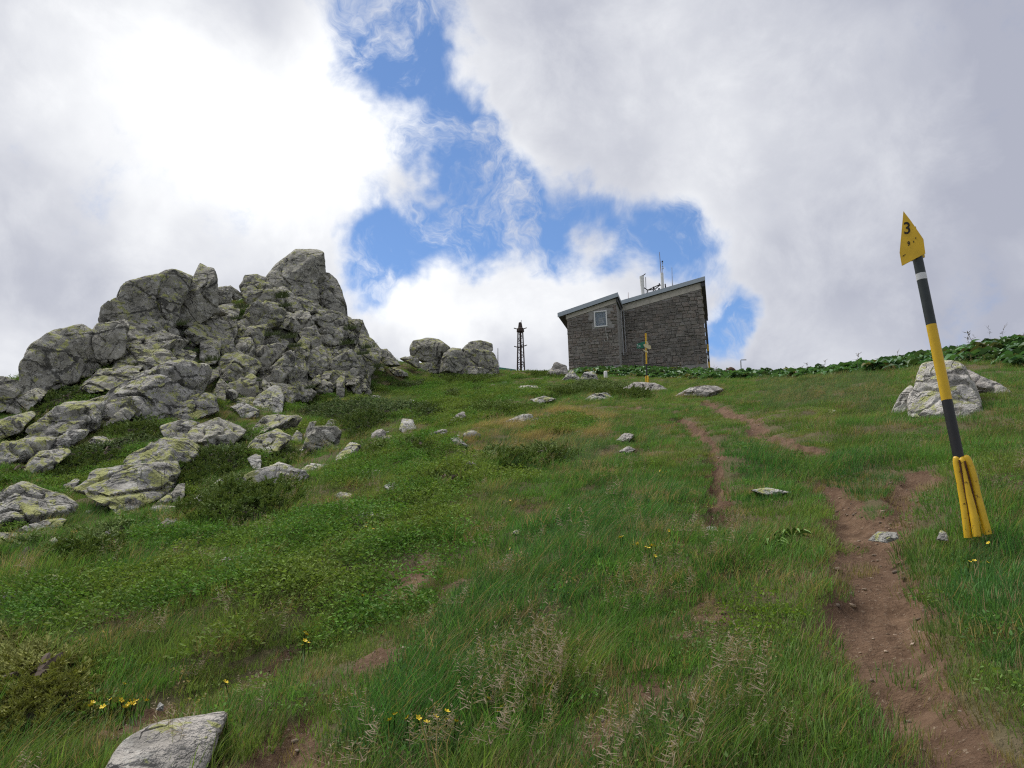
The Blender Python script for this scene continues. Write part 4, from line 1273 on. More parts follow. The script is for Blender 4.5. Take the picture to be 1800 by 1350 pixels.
M_STONE = stone_material()
STONES = []
for k in range(10):
    r = np.random.default_rng(900 + k)
    V = []
    for (dep, sc) in ((0, 1.0), (1, .90)):
        for (a, b) in ((-1, -1), (0, -1.0), (1, -1), (1, 1), (0, 1.0), (-1, 1)):
            V.append(((a * sc + r.uniform(-.16, .12)) / 2, -dep * .07 * r.uniform(.5, 1.3), (b * sc + r.uniform(-.28, .2)) / 2))
    F = [(i, (i + 1) % 6, (i + 1) % 6 + 6, i + 6) for i in range(6)] + [(6, 7, 8, 9, 10, 11)]
    me = mesh_from('stone', V, F, [M_STONE], False)
    bm = bmesh.new(); bm.from_mesh(me); bmesh.ops.recalc_face_normals(bm, faces=bm.faces)
    if sum(f.normal.y for f in bm.faces if len(f.verts) == 6) > 0: bmesh.ops.reverse_faces(bm, faces=bm.faces)
    bm.to_mesh(me); bm.free(); STONES.append(me)

bld = thing('stone_building', tuple(BO), 'grey stone summit building with two slanting roofs', 'building', rot=(0, 0, -BAZ))
xa0, _ = bxy(1000, 640, 0); xa1, _ = bxy(1090, 640, 0)
zaL = bxy(996, 562, 0)[1]; zaR = bxy(1086, 532, 0)[1]
D2 = 2.8
xm1, _ = bxy(1243, 640, D2); xm0 = xa1 - .02
zmL = bxy(1097, 548, D2)[1]; zmR = bxy(1236, 508, D2)[1]
ZB = -1.6


def wall_mesh(name, x0, x1, zl, zr, y0, y1):
    mb = MB(); P = [(x0, ZB), (x1, ZB), (x1, zr), (x0, zl)]
    mb.prism(P, lambda a, b, d: (a, y0 + d, b), y1 - y0)
    return mb.build(name, M_MORTAR, bld)


wa = wall_mesh('annex_wall', xa0, xa1, zaL, zaR, 0, 6.5)
wm = wall_mesh('main_wall', xm0, xm1, zmL, zmR, D2, D2 + 9)
win = (bxy(1045, 549, 0), bxy(1067, 573, 0))
wx0, wx1, wz0, wz1 = win[0][0], win[1][0], win[1][1], win[0][1]
srand = random.Random(5)
placed = []


def courses(wall, x0, x1, zl, zr, y, hmin, hmax, lmin, lmax, zb, hole=None):
    z = zb
    while True:
        h = srand.uniform(hmin, hmax)
        if z > max(zl, zr): break
        x = x0 + srand.uniform(-.1, 0)
        while x < x1 - .12:
            L = srand.uniform(lmin, lmax)
            if x + L > x1 - .15: L = x1 - x
            xs = max(x, x0); xe = min(x + L, x1); c = (xs + xe) / 2
            zt = zl + (zr - zl) * (c - x0) / (x1 - x0)
            hh = min(h, zt - z - .03)
            ok = hh > .1 and xe - xs > .1
            if hole and ok and xe > hole[0] - .05 and xs < hole[1] + .05 and z + hh > hole[2] - .05 and z < hole[3] + .05: ok = False
            if ok:
                g1, g2 = srand.uniform(.0, .05), srand.uniform(.0, .05)
                if hh > .24 and srand.random() < .3:          # two thin stones instead of one
                    f_ = srand.uniform(.35, .65)
                    placed.append((wall, c, y, z + hh * f_ / 2, xe - xs - g1, hh * f_ - .02)); placed.append((wall, c + .02, y, z + hh * (1 + f_) / 2, xe - xs - g2, hh * (1 - f_) - .02))
                else:
                    placed.append((wall, c, y, z + hh / 2 + srand.uniform(-.03, .03), xe - xs - g1, hh - g2 + .02))
            x += L
        z += h


courses(wa, xa0, xa1, zaL, zaR, -.005, 0.18, .30, .24, .58, -.2, (wx0, wx1, wz0, wz1))
courses(wm, xm0 + .05, xm1, zmL, zmR, D2 - .005, 0.20, .34, .28, .70, .0)
for i, (wl, x, y, z, sx, sz) in enumerate(sorted(placed, key=lambda q: -q[4] * q[5])):
    if i < 300:
        o = obj('stone', STONES[i % 10], wl)
        o.location = (x, y, z); o.scale = (sx, .7 + .9 * random.random(), sz); o.rotation_euler = (0, random.uniform(-.05, .05), 0)
    else:
        if i == 300: rest = {}
        mb = rest.setdefault(wl.name, (MB(), wl))[0]
        V = [(x + v.co.x * sx, y + v.co.y, z + v.co.z * sz) for v in STONES[i % 10].vertices]
        mb.add(V, [tuple(p.vertices) for p in STONES[i % 10].polygons])
if len(placed) > 300:
    for mb, wl in rest.values(): mb.build('small_stones', M_STONE, wl, kind='stuff')

# concrete bands under the roofs, roof slabs with zinc edges and dark soffits
def slanted(name, x0, x1, za, zb, y0, y1, th, mat, parent):
    mb = MB(); mb.prism([(x0, za), (x1, zb), (x1, zb + th), (x0, za + th)], lambda a, b, d: (a, y0 + d, b), y1 - y0)
    return mb.build(name, mat, parent)


sa = (zaR - zaL) / (xa1 - xa0); smn = (zmR - zmL) / (xm1 - xm0)
slanted('concrete_band', xa0 - .06, xa1 + .06, zaL + .01, zaR + .01, -.07, 6.4, .34, M_CONC, bld)
slanted('concrete_band', xm0, xm1 + .06, zmL + .01, zmR + .01, D2 - .07, D2 + 9, .52, M_CONC, bld)
ra = slanted('roof', xa0 - .62, xa1 + .16, zaL + .36 - .62 * sa, zaR + .36 + .16 * sa, -.30, 6.6, .10, M_SOFFIT, bld)
slanted('roof_edge', xa0 - .66, xa1 + .19, zaL + .33 - .66 * sa, zaR + .33 + .19 * sa, -.35, -.302, .34, M_ZINC, ra)
slanted('roof_cover', xa0 - .66, xa1 + .17, zaL + .463 - .66 * sa, zaR + .463 + .17 * sa, -.30, 6.6, .22, M_ZINC, ra)
rm = slanted('roof', xm0 - .1, xm1 + .36, zmL + .54 - .1 * smn, zmR + .54 + .36 * smn, D2 - .30, D2 + 9.6, .10, M_SOFFIT, bld)
slanted('roof_edge', xm0 - .1, xm1 + .40, zmL + .51 - .1 * smn, zmR + .51 + .40 * smn, D2 - .35, D2 - .302, .33, M_ZINC, rm)
slanted('roof_cover', xm0 - .1, xm1 + .38, zmL + .643 - .1 * smn, zmR + .643 + .38 * smn, D2 - .30, D2 + 9.6, .20, M_ZINC, rm)
mb = MB(); mb.box((xm1 + .20, D2 + 4.5, zmR + .30), .32, 9.4, .30); mb.build('eave_soffit', M_SOFFIT, bld)
mb = MB(); mb.box((xa1 + .06, 1.2, zaR + .15), .10, 2.8, .30); mb.build('eave_board', M_SOFFIT, bld)
# window
wd = MB().box(((wx0 + wx1) / 2, -.02, (wz0 + wz1) / 2), wx1 - wx0 - .1, .02, wz1 - wz0 - .1).build('window', M_CURTAIN, bld)
for (cx, cz, sx, sz) in ((wx0, (wz0 + wz1) / 2, .09, wz1 - wz0 + .09), (wx1, (wz0 + wz1) / 2, .09, wz1 - wz0 + .09), ((wx0 + wx1) / 2, wz0, wx1 - wx0 - .092, .09), ((wx0 + wx1) / 2, wz1, wx1 - wx0 - .092, .09)):
    MB().box((cx, -.06, cz), sx, .09, sz).build('window_frame', M_WHITE, wd)
mg, tg, bg = material('window_glass'); bg.inputs['Base Color'].default_value = (.05, .07, .08, 1); bg.inputs['Roughness'].default_value = .06; bg.inputs['Alpha'].default_value = .22
MB().box(((wx0 + wx1) / 2, -.055, (wz0 + wz1) / 2), wx1 - wx0 - .092, .008, wz1 - wz0 - .092).build('pane', mg, wd)
MB().box(((wx0 + wx1) / 2 + .05, -.034, (wz0 + wz1) / 2 - .12), .42, .006, .45).build('white_panel', simple('pale_panel', (.55, .58, .6)), wd)
# hanging cable with a hook of slack
cb = [bxy(1064, 574, 0), bxy(1066, 588, 0), bxy(1069, 596, 0), bxy(1067, 601, 0), bxy(1064, 601, 0), bxy(1062, 597, 0)]
MB().tube([(a, -.12, b) for a, b in cb], .022, 6).build('cable', simple('pale_cable', (.35, .34, .31)), bld, smooth=True)
# corner downpipes
for (px, dep, x_off) in ((1091.5, 1.2, 0), (1096, D2 - .16, 0)):
    x, zt = bxy(px, 545, dep); _, zb2 = bxy(px, 625, dep)
    MB().tube([(x, dep, zb2), (x, dep, zt)], .045, 8).build('downpipe', M_PIPE, bld, smooth=True)
# quoins at the right hand corner of the main block
z = .1
qn = 0
while z < zmR - .3:
    h = srand.uniform(.26, .40)
    o = obj('quoin', STONES[qn % 10], wm); o.location = (xm1 - .16 + .06 * (qn % 2), D2 - .05, z + h / 2); o.scale = (.34 + .12 * (qn % 2), 1.2, h - .02)
    z += h; qn += 1
# low stone buttress in front of the main block
bx0, bz1 = bxy(1090, 620, 1.6); bx1, _ = bxy(1128, 620, 1.6)
bt = MB().box(((bx0 + bx1) / 2, (1.6 + D2) / 2, (bz1 + ZB) / 2), bx1 - bx0, D2 - 1.6 - .01, bz1 - ZB).build('buttress', M_MORTAR, bld)
z = ZB + 1.4
while z < bz1 - .1:
    h = min(srand.uniform(.24, .34), bz1 - z); x = bx0
    while x < bx1 - .1:
        L = min(srand.uniform(.35, .7), bx1 - x)
        o = obj('stone', STONES[srand.randrange(10)], bt); o.location = (x + L / 2, 1.597, z + h / 2); o.scale = (L - .03, 1, h - .03); x += L
    z += h
# shutters and yellow fittings on the right hand side wall
def side_box(px0, py0, px1, py1, dep, dd, mat, name):
    x0, z1 = bxy(px0, py0, dep); x1, z0 = bxy(px1, py1, dep)
    MB().box(((xm1 + .07 + x1) / 2, dep + dd / 2, (z0 + z1) / 2), max(x1 - xm1 - .06, .06), dd, abs(z1 - z0)).build(name, mat, bld)


side_box(1243, 560, 1245.5, 604, D2 + .6, 1.0, M_SOFFIT, 'shutter')
side_box(1243, 605, 1246.5, 617, D2 + .5, .5, M_YEL, 'yellow_board')
side_box(1244, 620, 1247.5, 634, D2 + .6, .8, M_SOFFIT, 'shutter')
side_box(1245, 636, 1248.5, 646, D2 + .5, .5, M_YEL, 'yellow_board')
x, z = bxy(1244, 628, D2 - .1); MB().tube([(x, D2 - .14, z - .12), (x, D2 - .14, z + .12)], .07, 8).build('lamp', M_WHITE, bld, smooth=True)

# ------------------------------------------------------------------ antennas standing on the main roof
def roofpt(px, py, dep):
    x, zz = bxy(px, py, dep); P = BO + BX * x + BY * dep; return np.array([P[0], P[1], BO[2] + zz])


DR = D2 + 2.0
M_RADOME = simple('white_radome', (.55, .55, .52), .5, nz=.05, scale=3)


def antenna(name, pxs, rad, mat, label, cat, dep=DR, n=10, extra=0):
    P = [roofpt(a, b, dep) for a, b in pxs]
    P = [P[0] - np.array([0, 0, .5])] + P
    th = thing(name, tuple(P[0]), label, cat, 'antennas on the roof')
    MB().tube([p - P[0] for p in P], rad, n).build('mast', mat, th, smooth=True)
    return th, P[0]


th, o0 = antenna('panel_antenna', [(1130.5, 521), (1128, 486)], [.13, .13, .19], M_RADOME, 'left thick white antenna tube on the roof, tapering downwards', 'antenna', n=12)
p = roofpt(1131, 484, DR) - o0; MB().tube([p + np.array([-.15, 0, -.05]), p, p + np.array([.18, 0, .14])], .04, 6).build('top_bracket', M_DARKMETAL, th)
MB().tube([roofpt(1132.5, 518, DR) - o0 + np.array([.14, -.1, 0]), roofpt(1131.5, 488, DR) - o0 + np.array([.14, -.1, 0])], .03, 6).build('edge_rail', M_PIPE, th)
th, o0 = antenna('panel_antenna', [(1165, 509), (1163.5, 480)], [.12, .12, .12], M_RADOME, 'right white antenna tube on the roof below a tall thin rod', 'antenna', n=12)
MB().tube([roofpt(1162, 480, DR) - o0, roofpt(1159.2, 443, DR) - o0], [.035, .02], 6).build('whip_rod', simple('bronze_rod', (.22, .16, .11)), th)
for (a, b, c, e, rr_) in ((1164.5, 480, 1164, 461, .02), (1163.3, 473, 1167, 471, .03), (1163.5, 468, 1166, 469, .03), (1163.5, 464, 1165.5, 463, .03)):
    MB().tube([roofpt(a, b, DR) - o0, roofpt(c, e, DR) - o0], rr_, 6).build('sensor_arm', M_PIPE, th)
pc = roofpt(1164.4, 461, DR) - o0; MB().tube([pc, pc + np.array([0, 0, .12])], [.07, .06], 8).build('camera_head', M_DARKMETAL, th)
antenna('whip_antenna', [(1182.5, 503), (1181.8, 497), (1181, 470)], [.05, .05, .03, .018], M_PIPE, 'thin white whip antenna, rightmost on the roof', 'antenna', n=6)
antenna('whip_antenna', [(1104.5, 530), (1104.3, 514)], [.025, .025, .015], simple('rusty_rod', (.3, .17, .13)), 'short thin rod on the roof near the annex', 'antenna', n=6)
antenna('vent_pipe', [(1170, 507), (1169.2, 499)], [.06, .06, .05], M_DARKMETAL, 'short dark pipe behind the right white antenna tube', 'pipe', n=8)
antenna('vent_pipe', [(1158.5, 511), (1158.5, 507)], [.09, .09, .09], M_DARKMETAL, 'stubby black pipe between the two white antenna tubes', 'pipe', n=8)
b0 = roofpt(1138.5, 518, DR)
fr = thing('antenna_frame', tuple(b0), 'dark triangular steel frame between the white antenna tubes', 'frame', 'antennas on the roof')
for seg in (((1138.5, 520), (1138.5, 510)), ((1148.5, 516), (1148.5, 504)), ((1132.5, 506), (1138.5, 510)), ((1138.5, 510), (1160, 500)), ((1138.5, 510), (1149, 509)), ((1148.5, 504), (1152, 511)), ((1152, 508), (1160, 501)), ((1158.5, 498), (1161, 502))):
    MB().tube([roofpt(*q, DR) - b0 for q in seg], .045, 6).build('strut', M_DARKMETAL, fr)


# ------------------------------------------------------------------ trail marker pole leaning by the path
def vplane(px, py, P0):
    """point on the upright plane through P0 that faces the camera"""
    n = np.array([P0[0], P0[1], 0]); n /= np.linalg.norm(n)
    D = rayd(px, py); return CAM + D * (((P0 - CAM) @ n) / (D @ n)), n


F0 = CAM + rayd(1716, 938) * float(hits(1716, 940)[0])
_, FN = vplane(1716, 936, F0)
pp = lambda x, y, off=0.0: vplane(x, y, F0)[0] + FN * off - F0
marker = thing('trail_marker_pole', tuple(F0), 'leaning yellow and black steel marker pole with an arrow plate numbered 3', 'marker pole')
ax0, ax1 = np.array([1690.5, 830.0]), np.array([1612.5, 452.0])
pt = lambda u: pp(*(ax0 + (ax1 - ax0) * u))
RAD = .0345
pole_parts = [('black_section', 0.0, 0.335, M_BLK2), ('yellow_section', 0.335, 0.685, M_YEL), ('dark_section', 0.685, 0.895, M_BLK), ('dark_section', .92, 1.0, M_BLK)]
for nm, a, b, m_ in pole_parts:
    MB().tube([pt(a + (b - a) * k / 6) for k in range(7)], RAD, 16).build(nm, m_, marker, smooth=True)
MB().tube([pt(.893), pt(.922)], RAD + .0012, 16).build('white_tape', simple('white_tape', (.55, .56, .56), .5), marker, smooth=True)
# ground spike: four yellow tubes flattened on to the pole and spread at the foot
LEGS = [([(1683.5, 803), (1682, 813), (1688, 847), (1694.5, 886), (1698, 912), (1702, 946)], -.045),
        ([(1690.5, 804), (1692.7, 820), (1701, 860), (1709, 893), (1713, 915), (1718, 944)], -.070),
        ([(1694.5, 802), (1702, 811), (1710.5, 837), (1718.5, 873), (1726.5, 902), (1737, 940)], -.035),
        ([(1688, 806), (1694, 825), (1703, 870), (1712, 905), (1718, 925), (1723, 938)], .06)]
for k, (lp, off) in enumerate(LEGS):
    P = np.array([pp(x, y, off * (0.25 + .75 * i / 5)) for i, (x, y) in enumerate(lp)])
    # smooth the bend
    Q = [];
    for i in range(len(P) - 1):
        for s in np.linspace(0, 1, 4, endpoint=False):
            p0, p1, p2, p3 = P[max(i - 1, 0)], P[i], P[i + 1], P[min(i + 2, len(P) - 1)]
            Q.append(.5 * ((2 * p1) + (p2 - p0) * s + (2 * p0 - 5 * p1 + 4 * p2 - p3) * s * s + (3 * p1 - p0 - 3 * p2 + p3) * s ** 3))
    Q.append(P[-1])
    MB().tube(Q, [.012, .019] + [.0245] * (len(Q) - 2), 14).build('leg', M_YEL2, marker, smooth=True)
for seam in ([(1686.5, 810), (1694, 850), (1702, 892), (1706, 925)], [(1696, 812), (1705.5, 848), (1714, 884), (1718, 905)]):
    MB().tube([pp(x_, y_, -.052) for x_, y_ in seam], .006, 6).build('rust_seam', simple('rust_streak', (.075, .03, .014), .9, nz=.3, scale=30), marker, smooth=True)
MB().tube([pt(-.02), pt(.03)], .040, 14).build('weld_collar', simple('rusty_collar', (.10, .042, .02), .85, nz=.25), marker, smooth=True)
# arrow plates
plate = [(260, 135), (380, 290), (575, 575), (605, 800), (235, 995), (200, 790)]
pl3 = [pp(1560 + a / 9, 360 + b / 9, -.045) for a, b in plate]
mbp = MB(); n_ = len(pl3)
mbp.add(pl3 + [q + FN * .006 for q in pl3], [tuple(range(n_)), tuple(reversed(range(n_, 2 * n_)))] + [(i, i + n_, (i + 1) % n_ + n_, (i + 1) % n_) for i in range(n_)])
ap = mbp.build('arrow_plate', M_YEL, marker)
back = [(380, 300), (440, 290), (460, 380), (560, 580), (580, 760), (440, 840), (340, 860), (330, 600)]
bk = [pp(1560 + a / 9, 360 + b / 9, .045 + .0002 * (a - 330)) for a, b in back]
mbp = MB(); n_ = len(bk)
mbp.add(bk + [q + FN * .006 for q in bk], [tuple(range(n_)), tuple(reversed(range(n_, 2 * n_)))] + [(i, i + n_, (i + 1) % n_ + n_, (i + 1) % n_) for i in range(n_)])
mbp.build('rear_plate', M_YEL2, marker)
MB().tube([pt(1.0), pt(1.13)], RAD * .8, 12).build('plate_stub', M_BLK, marker, smooth=True)
M_INK = simple('black_lettering', (.022, .017, .012), .7, nz=.2)
fr_ = np.array([FN[1], -FN[0], 0])
def digit(ch, zx, zy, hpx, parent=ap, mat=M_INK, rotd=-4):
    cu = bpy.data.curves.new('digit', 'FONT'); cu.body = ch; cu.align_x = 'CENTER'; cu.align_y = 'CENTER'; cu.extrude = .0008; cu.offset = .0015
    hgt = hpx / 9 / FPX * 6.1; cu.size = hgt * 1.42; cu.materials.append(mat)
    tmp = bpy.data.objects.new('tmp', cu); me = bpy.data.meshes.new_from_object(tmp); me.name = 'digit'; bpy.data.objects.remove(tmp)
    o = obj('digit', me, parent)
    c = pp(1560 + zx / 9, 360 + zy / 9, -.0478)
    Mx = Matrix.Identity(4); ca, sa_ = math.cos(math.radians(rotd)), math.sin(math.radians(rotd))
    X = fr_ * ca + np.array([0, 0, 1]) * sa_; Yv = -fr_ * sa_ + np.array([0, 0, 1]) * ca; Zv = -FN
    for i in range(3): Mx[i][0], Mx[i][1], Mx[i][2], Mx[i][3] = X[i] * .8, Yv[i], Zv[i], c[i]
    o.matrix_local = Mx


digit('3', 320, 412, 178)
digit('9', 345, 652, 64)
digit("'", 425, 650, 70); digit("'", 458, 590, 60)
digit('-', 262, 832, 60); digit('.', 285, 800, 60)

# ------------------------------------------------------------------ signpost below the building
G0 = gpt(1139, 683)[0]
sp = lambda x, y, off=0.0: vplane(x, y, G0)[0] + vplane(x, y, G0)[1] * off - G0
sign = thing('signpost', tuple(G0), 'yellow and black signpost with a green board standing before the building', 'signpost')
for nm, a, b, m_ in (('yellow_section', (1136.5, 640), (1135.3, 586), M_YEL), ('black_section', (1137, 664), (1136.5, 640), M_BLK2)):
    MB().tube([sp(*a), sp(*b)], .034, 10).build(nm, m_, sign, smooth=True)
MB().box((sp(1134.2, 593)), .03, .03, .33).build('side_bar', simple('orange_bar', (.42, .17, .02)), sign)
for k, (a, b, off) in enumerate((((1135.6, 661), (1136, 687), -.02), ((1138.4, 661), (1138.4, 687), -.05), ((1139.8, 662), (1141, 686), -.02))):
    MB().tube([sp(*a, off), sp(a[0] - .2, a[1] + 5, off * 2), sp(*b, off * 2)], .026, 8).build('leg', M_YEL2, sign, smooth=True)


def board(pts, off, th, mat, name):
    P = [sp(1100 + a / 10.385, 570 + b / 10.385, off) for a, b in pts]; n_ = len(P); nn = vplane(1137, 680, G0)[1]
    mb = MB(); mb.add(P + [q + nn * th for q in P], [tuple(range(n_)), tuple(reversed(range(n_, 2 * n_)))] + [(i, i + n_, (i + 1) % n_ + n_, (i + 1) % n_) for i in range(n_)])
    return mb.build(name, mat, sign)


M_CREAM = simple('cream_board', (.52, .46, .27), .6, nz=.12)
gb = board([(195, 365), (345, 320), (360, 380), (330, 440), (205, 450)], -.06, .03, simple('green_board', (.012, .13, .075), .5), 'green_board')
P = sp(1100 + 258 / 10.385, 570 + 405 / 10.385, -.068)
MB().tube([P, P + np.array([0, -.006, 0])], .028, 10).build('white_dot', M_WHITE, gb)
for k in range(3):
    a = sp(1100 + (212 + 9 * k) / 10.385, 570 + (378 + 22 * k) / 10.385, -.066)
    MB().box(tuple(a), .05, .006, .018).build('lettering', M_WHITE, gb)
board([(320, 385), (345, 370), (455, 400), (465, 455), (430, 465), (345, 425)], -.10, .02, M_CREAM, 'cream_arrow_board')
board([(365, 315), (385, 310), (415, 355), (412, 390), (385, 385)], -.075, .02, M_CREAM, 'cream_arrow_board')
board([(305, 465), (345, 470), (410, 500), (405, 530), (350, 505)], -.045, .02, M_CREAM, 'cream_arrow_board')

# ------------------------------------------------------------------ white marker post and bent pipe
q = gpt(1065, 668)[0]
w0 = thing('marker_post', tuple(q), 'short white rounded marker post in front of the building', 'post')
hh = 16 * np.linalg.norm(q) / FPX
MB().tube([(0, 0, -.2), (0, 0, hh * .85), (0, 0, hh * .96), (0, 0, hh)], [.10, .10, .08, .03], 12).build('post', simple('white_concrete', (.6, .6, .58), .8, bump=.2), w0, smooth=True)
q = CAM + rayd(1302, 655) * 50
w0 = thing('bent_pipe', tuple(q), 'thin grey bent pipe rising above the dock plants right of the building', 'pipe')
MB().tube([(0, 0, -1), vplane(1302, 634, q)[0] - q, vplane(1302.6, 632.6, q)[0] - q, vplane(1312, 632.4, q)[0] - q], .035, 6).build('pipe', M_PIPE, w0)
q = CAM + rayd(1285, 656) * 56
rock('rock', outline('P', '1273,662 1277,651 1284,647 1291,650 1295,662'), simple('brown_rock', (.085, .05, .035), .95, nz=.3, bump=.4), None, d0=55, k=.2, sub=3, seed=77, label='dark reddish brown rock at the right corner of the building', category='rock')

# ------------------------------------------------------------------ rusty lattice tower and green roofed hut behind the skyline
q = CAM + rayd(916, 662) * 85
q = np.array(q)
tp = lambda x, y: vplane(x, y, q)[0] - q
tower = thing('lattice_tower', tuple(q), 'dark rusty lattice tower on the skyline', 'tower')
M_RUST = simple('rusty_steel', (.045, .032, .028), .8, nz=.3, scale=5)
htop = tp(915, 578)[2]; wb, wt = .48, .30
cx = lambda z: tp(915.3, 620)[0] * 0 + (tp(914.6, 578)[0]) * z / htop
fz = lambda z: wb + (wt - wb) * z / htop
ang = math.radians(40)
corner = lambda k, z: np.array([cx(z) + fz(z) * 1.25 * math.cos(ang + k * math.pi / 2), fz(z) * 1.25 * math.sin(ang + k * math.pi / 2), z])
for k in range(4):
    MB().tube([corner(k, 0), corner(k, htop)], .055, 6).build('leg', M_RUST, tower)
zs = np.linspace(0, htop, 11)
for i in range(10):
    for k in range(4):
        a, b = (k, (k + 1) % 4) if i % 2 else ((k + 1) % 4, k)
        MB().tube([corner(a, zs[i]), corner(b, zs[i + 1])], .032, 5).build('brace', M_RUST, tower)
for z in (htop * .27, htop * .62, htop * .97):
    for k in range(4):
        MB().tube([corner(k, z), corner((k + 1) % 4, z)], .035, 5).build('ring_bar', M_RUST, tower)
MB().tube([(cx(0), 0, 0), (cx(htop), 0, htop + .25)], .13, 8).build('core_pipe', M_RUST, tower)
MB().tube([(cx(htop), 0, htop - .35), (cx(htop), 0, htop), (cx(htop), 0, htop + .08)], [.46, .42, .30], 8).build('head_box', M_RUST, tower)
MB().tube([(cx(htop), 0, htop), (cx(htop), 0, htop + .75)], [.30, .18], 6).build('cap', M_RUST, tower)
MB().tube([(cx(htop) + .1, 0, htop + .6), (cx(htop) + .14, 0, htop + 1.05)], .03, 5).build('rod', M_RUST, tower)
for s, z in ((-1, htop + .02), (1, htop + .02), (-1, htop * .62), (1, htop * .64)):
    MB().tube([(cx(z), 0, z - .1), (cx(z) + s * .48, -.1, z - .03), (cx(z) + s * .74, -.1, z + .06)], .055, 6).build('arm', M_RUST, tower)

q = CAM + rayd(885, 660) * 66
hp = lambda x, y: vplane(x, y, q)[0] - q
hut = thing('green_roofed_hut', tuple(q), 'low hut with a green sheet roof peeping over the skyline by the boulders', 'hut')
M_GREEN = simple('green_sheet_roof', (.03, .20, .17), .5, nz=.1)
a, b, c, e = hp(864, 643.5), hp(907, 649.5), hp(907, 653.5), hp(864, 649)
mb = MB(); yv = np.array([0, 3.5, .35])
mb.add([a, b, c, e, a + yv, b + yv, c + yv, e + yv], [(0, 3, 2, 1), (4, 5, 6, 7), (0, 1, 5, 4), (3, 7, 6, 2), (0, 4, 7, 3), (1, 2, 6, 5)]); mb.build('roof', M_GREEN, hut)
a, b = hp(865, 650), hp(905, 654)
mb = MB(); mb.add([a + (0, .3, -.03), b + (0, .3, -.03), np.array([b[0], b[1] + .3, -1]), np.array([a[0], a[1] + .3, -1]), a + (0, 3, -.03), b + (0, 3, -.03), np.array([b[0], b[1] + 3, -1]), np.array([a[0], a[1] + 3, -1])],
                  [(0, 3, 2, 1), (4, 5, 6, 7), (0, 1, 5, 4), (0, 4, 7, 3), (1, 2, 6, 5)]); mb.build('wall', M_SOFFIT, hut)
q2 = CAM + rayd(875, 655) * 62
mast = thing('thin_mast', tuple(q2), 'thin pale pole standing next to the right hand summit boulder', 'pole')
MB().tube([vplane(875.5, 660, q2)[0] - q2, vplane(875.2, 634, q2)[0] - q2, vplane(875.2, 612, q2)[0] - q2], [.07, .045, .03], 6).build('mast', M_PIPE, mast)
MB().tube([vplane(875.3, 634, q2)[0] - q2, vplane(878.5, 645, q2)[0] - q2], .012, 5).build('stay_wire', M_PIPE, mast)

# ------------------------------------------------------------------ vegetation
def px_region(s, dmax=60): return world_poly('P', s, dmax)


DRY = [px_region(s) for s in ('800,775 860,745 960,725 1060,722 1080,745 1050,775 960,785 860,800',)]
SEED = [px_region(s) for s in ('840,1400 830,1270 880,1190 960,1140 1000,1170 1010,1260 980,1400', '1060,1100 1120,980 1210,950 1340,950 1430,1000 1430,1060 1300,1040 1230,1080 1130,1130',
                               '960,1400 1040,1230 1120,1290 1250,1200 1420,1190 1480,1240 1540,1400', '640,1400 680,1310 800,1290 860,1400')]
LUSH = [px_region(s) for s in ('600,1400 640,1250 780,1080 900,960 1020,880 1180,850 1180,930 1060,1020 950,1120 820,1230 780,1400', '1660,960 1800,920 1950,950 1950,1250 1780,1200 1680,1090',
                               '1270,760 1330,780 1390,830 1330,850 1280,830 1265,790', '1440,830 1470,800 1540,800 1560,850 1540,890 1510,885')]
BILB = [px_region(s) for s in ('380,1060 470,970 600,940 720,970 640,1040 500,1090', '0,1130 0,1060 120,1030 330,990 400,1030 300,1080 120,1130', '640,800 700,770 790,775 830,800 720,830',
                               '700,720 800,690 900,700 860,735 740,750', '560,860 640,800 700,830 620,870', '820,840 900,825 960,845 880,865', '660,690 780,670 880,690 780,705')]
HERB = [px_region('1250,1110 1270,1065 1330,1055 1395,1085 1400,1140 1330,1150')]
BLUE = [px_region(s) for s in ('840,770 950,735 1060,740 1040,790 920,800', '600,690 720,672 900,690 900,720 700,712', '1330,665 1480,650 1560,660 1560,720 1350,720', '1000,780 1060,780 1070,830 1010,820')]


def sample_ground(dens, dmin=1.6, dmax=60, azlim=57):
    """random points on the slope with dens(d) plants per square metre"""
    pts = []
    edges = np.exp(np.linspace(math.log(dmin), math.log(dmax), 26))
    for a, b in zip(edges[:-1], edges[1:]):
        area = math.radians(2 * azlim) * (b * b - a * a) / 2
        n = rng.poisson(area * dens((a + b) / 2))
        d = np.sqrt(rng.uniform(a * a, b * b, n)); az = np.radians(rng.uniform(-azlim, azlim, n))
        pts.append(np.stack([d * np.sin(az), d * np.cos(az)], -1))
    return np.concatenate(pts)


def masked(xy, polys, grow=0.0):
    m = np.zeros(len(xy), bool)
    for P in polys:
        lo = P.min(0) - grow - .1; hi = P.max(0) + grow + .1
        ii = np.where((xy[:, 0] > lo[0]) & (xy[:, 0] < hi[0]) & (xy[:, 1] > lo[1]) & (xy[:, 1] < hi[1]))[0]
        if grow == 0: m[ii] |= inpoly(xy[ii, 0], xy[ii, 1], P)
        else: m[ii] |= sdist(xy[ii, 0], xy[ii, 1], P) > -grow
    return m


def slope_rot(n, tilt=.12):
    return np.stack([rng.normal(0, tilt, n), rng.normal(0, tilt, n), rng.uniform(-.35, .35, n)], -1)


def place(xy): return np.stack([xy[:, 0], xy[:, 1], hfull(xy[:, 0], xy[:, 1])], -1)


JDENS = JW
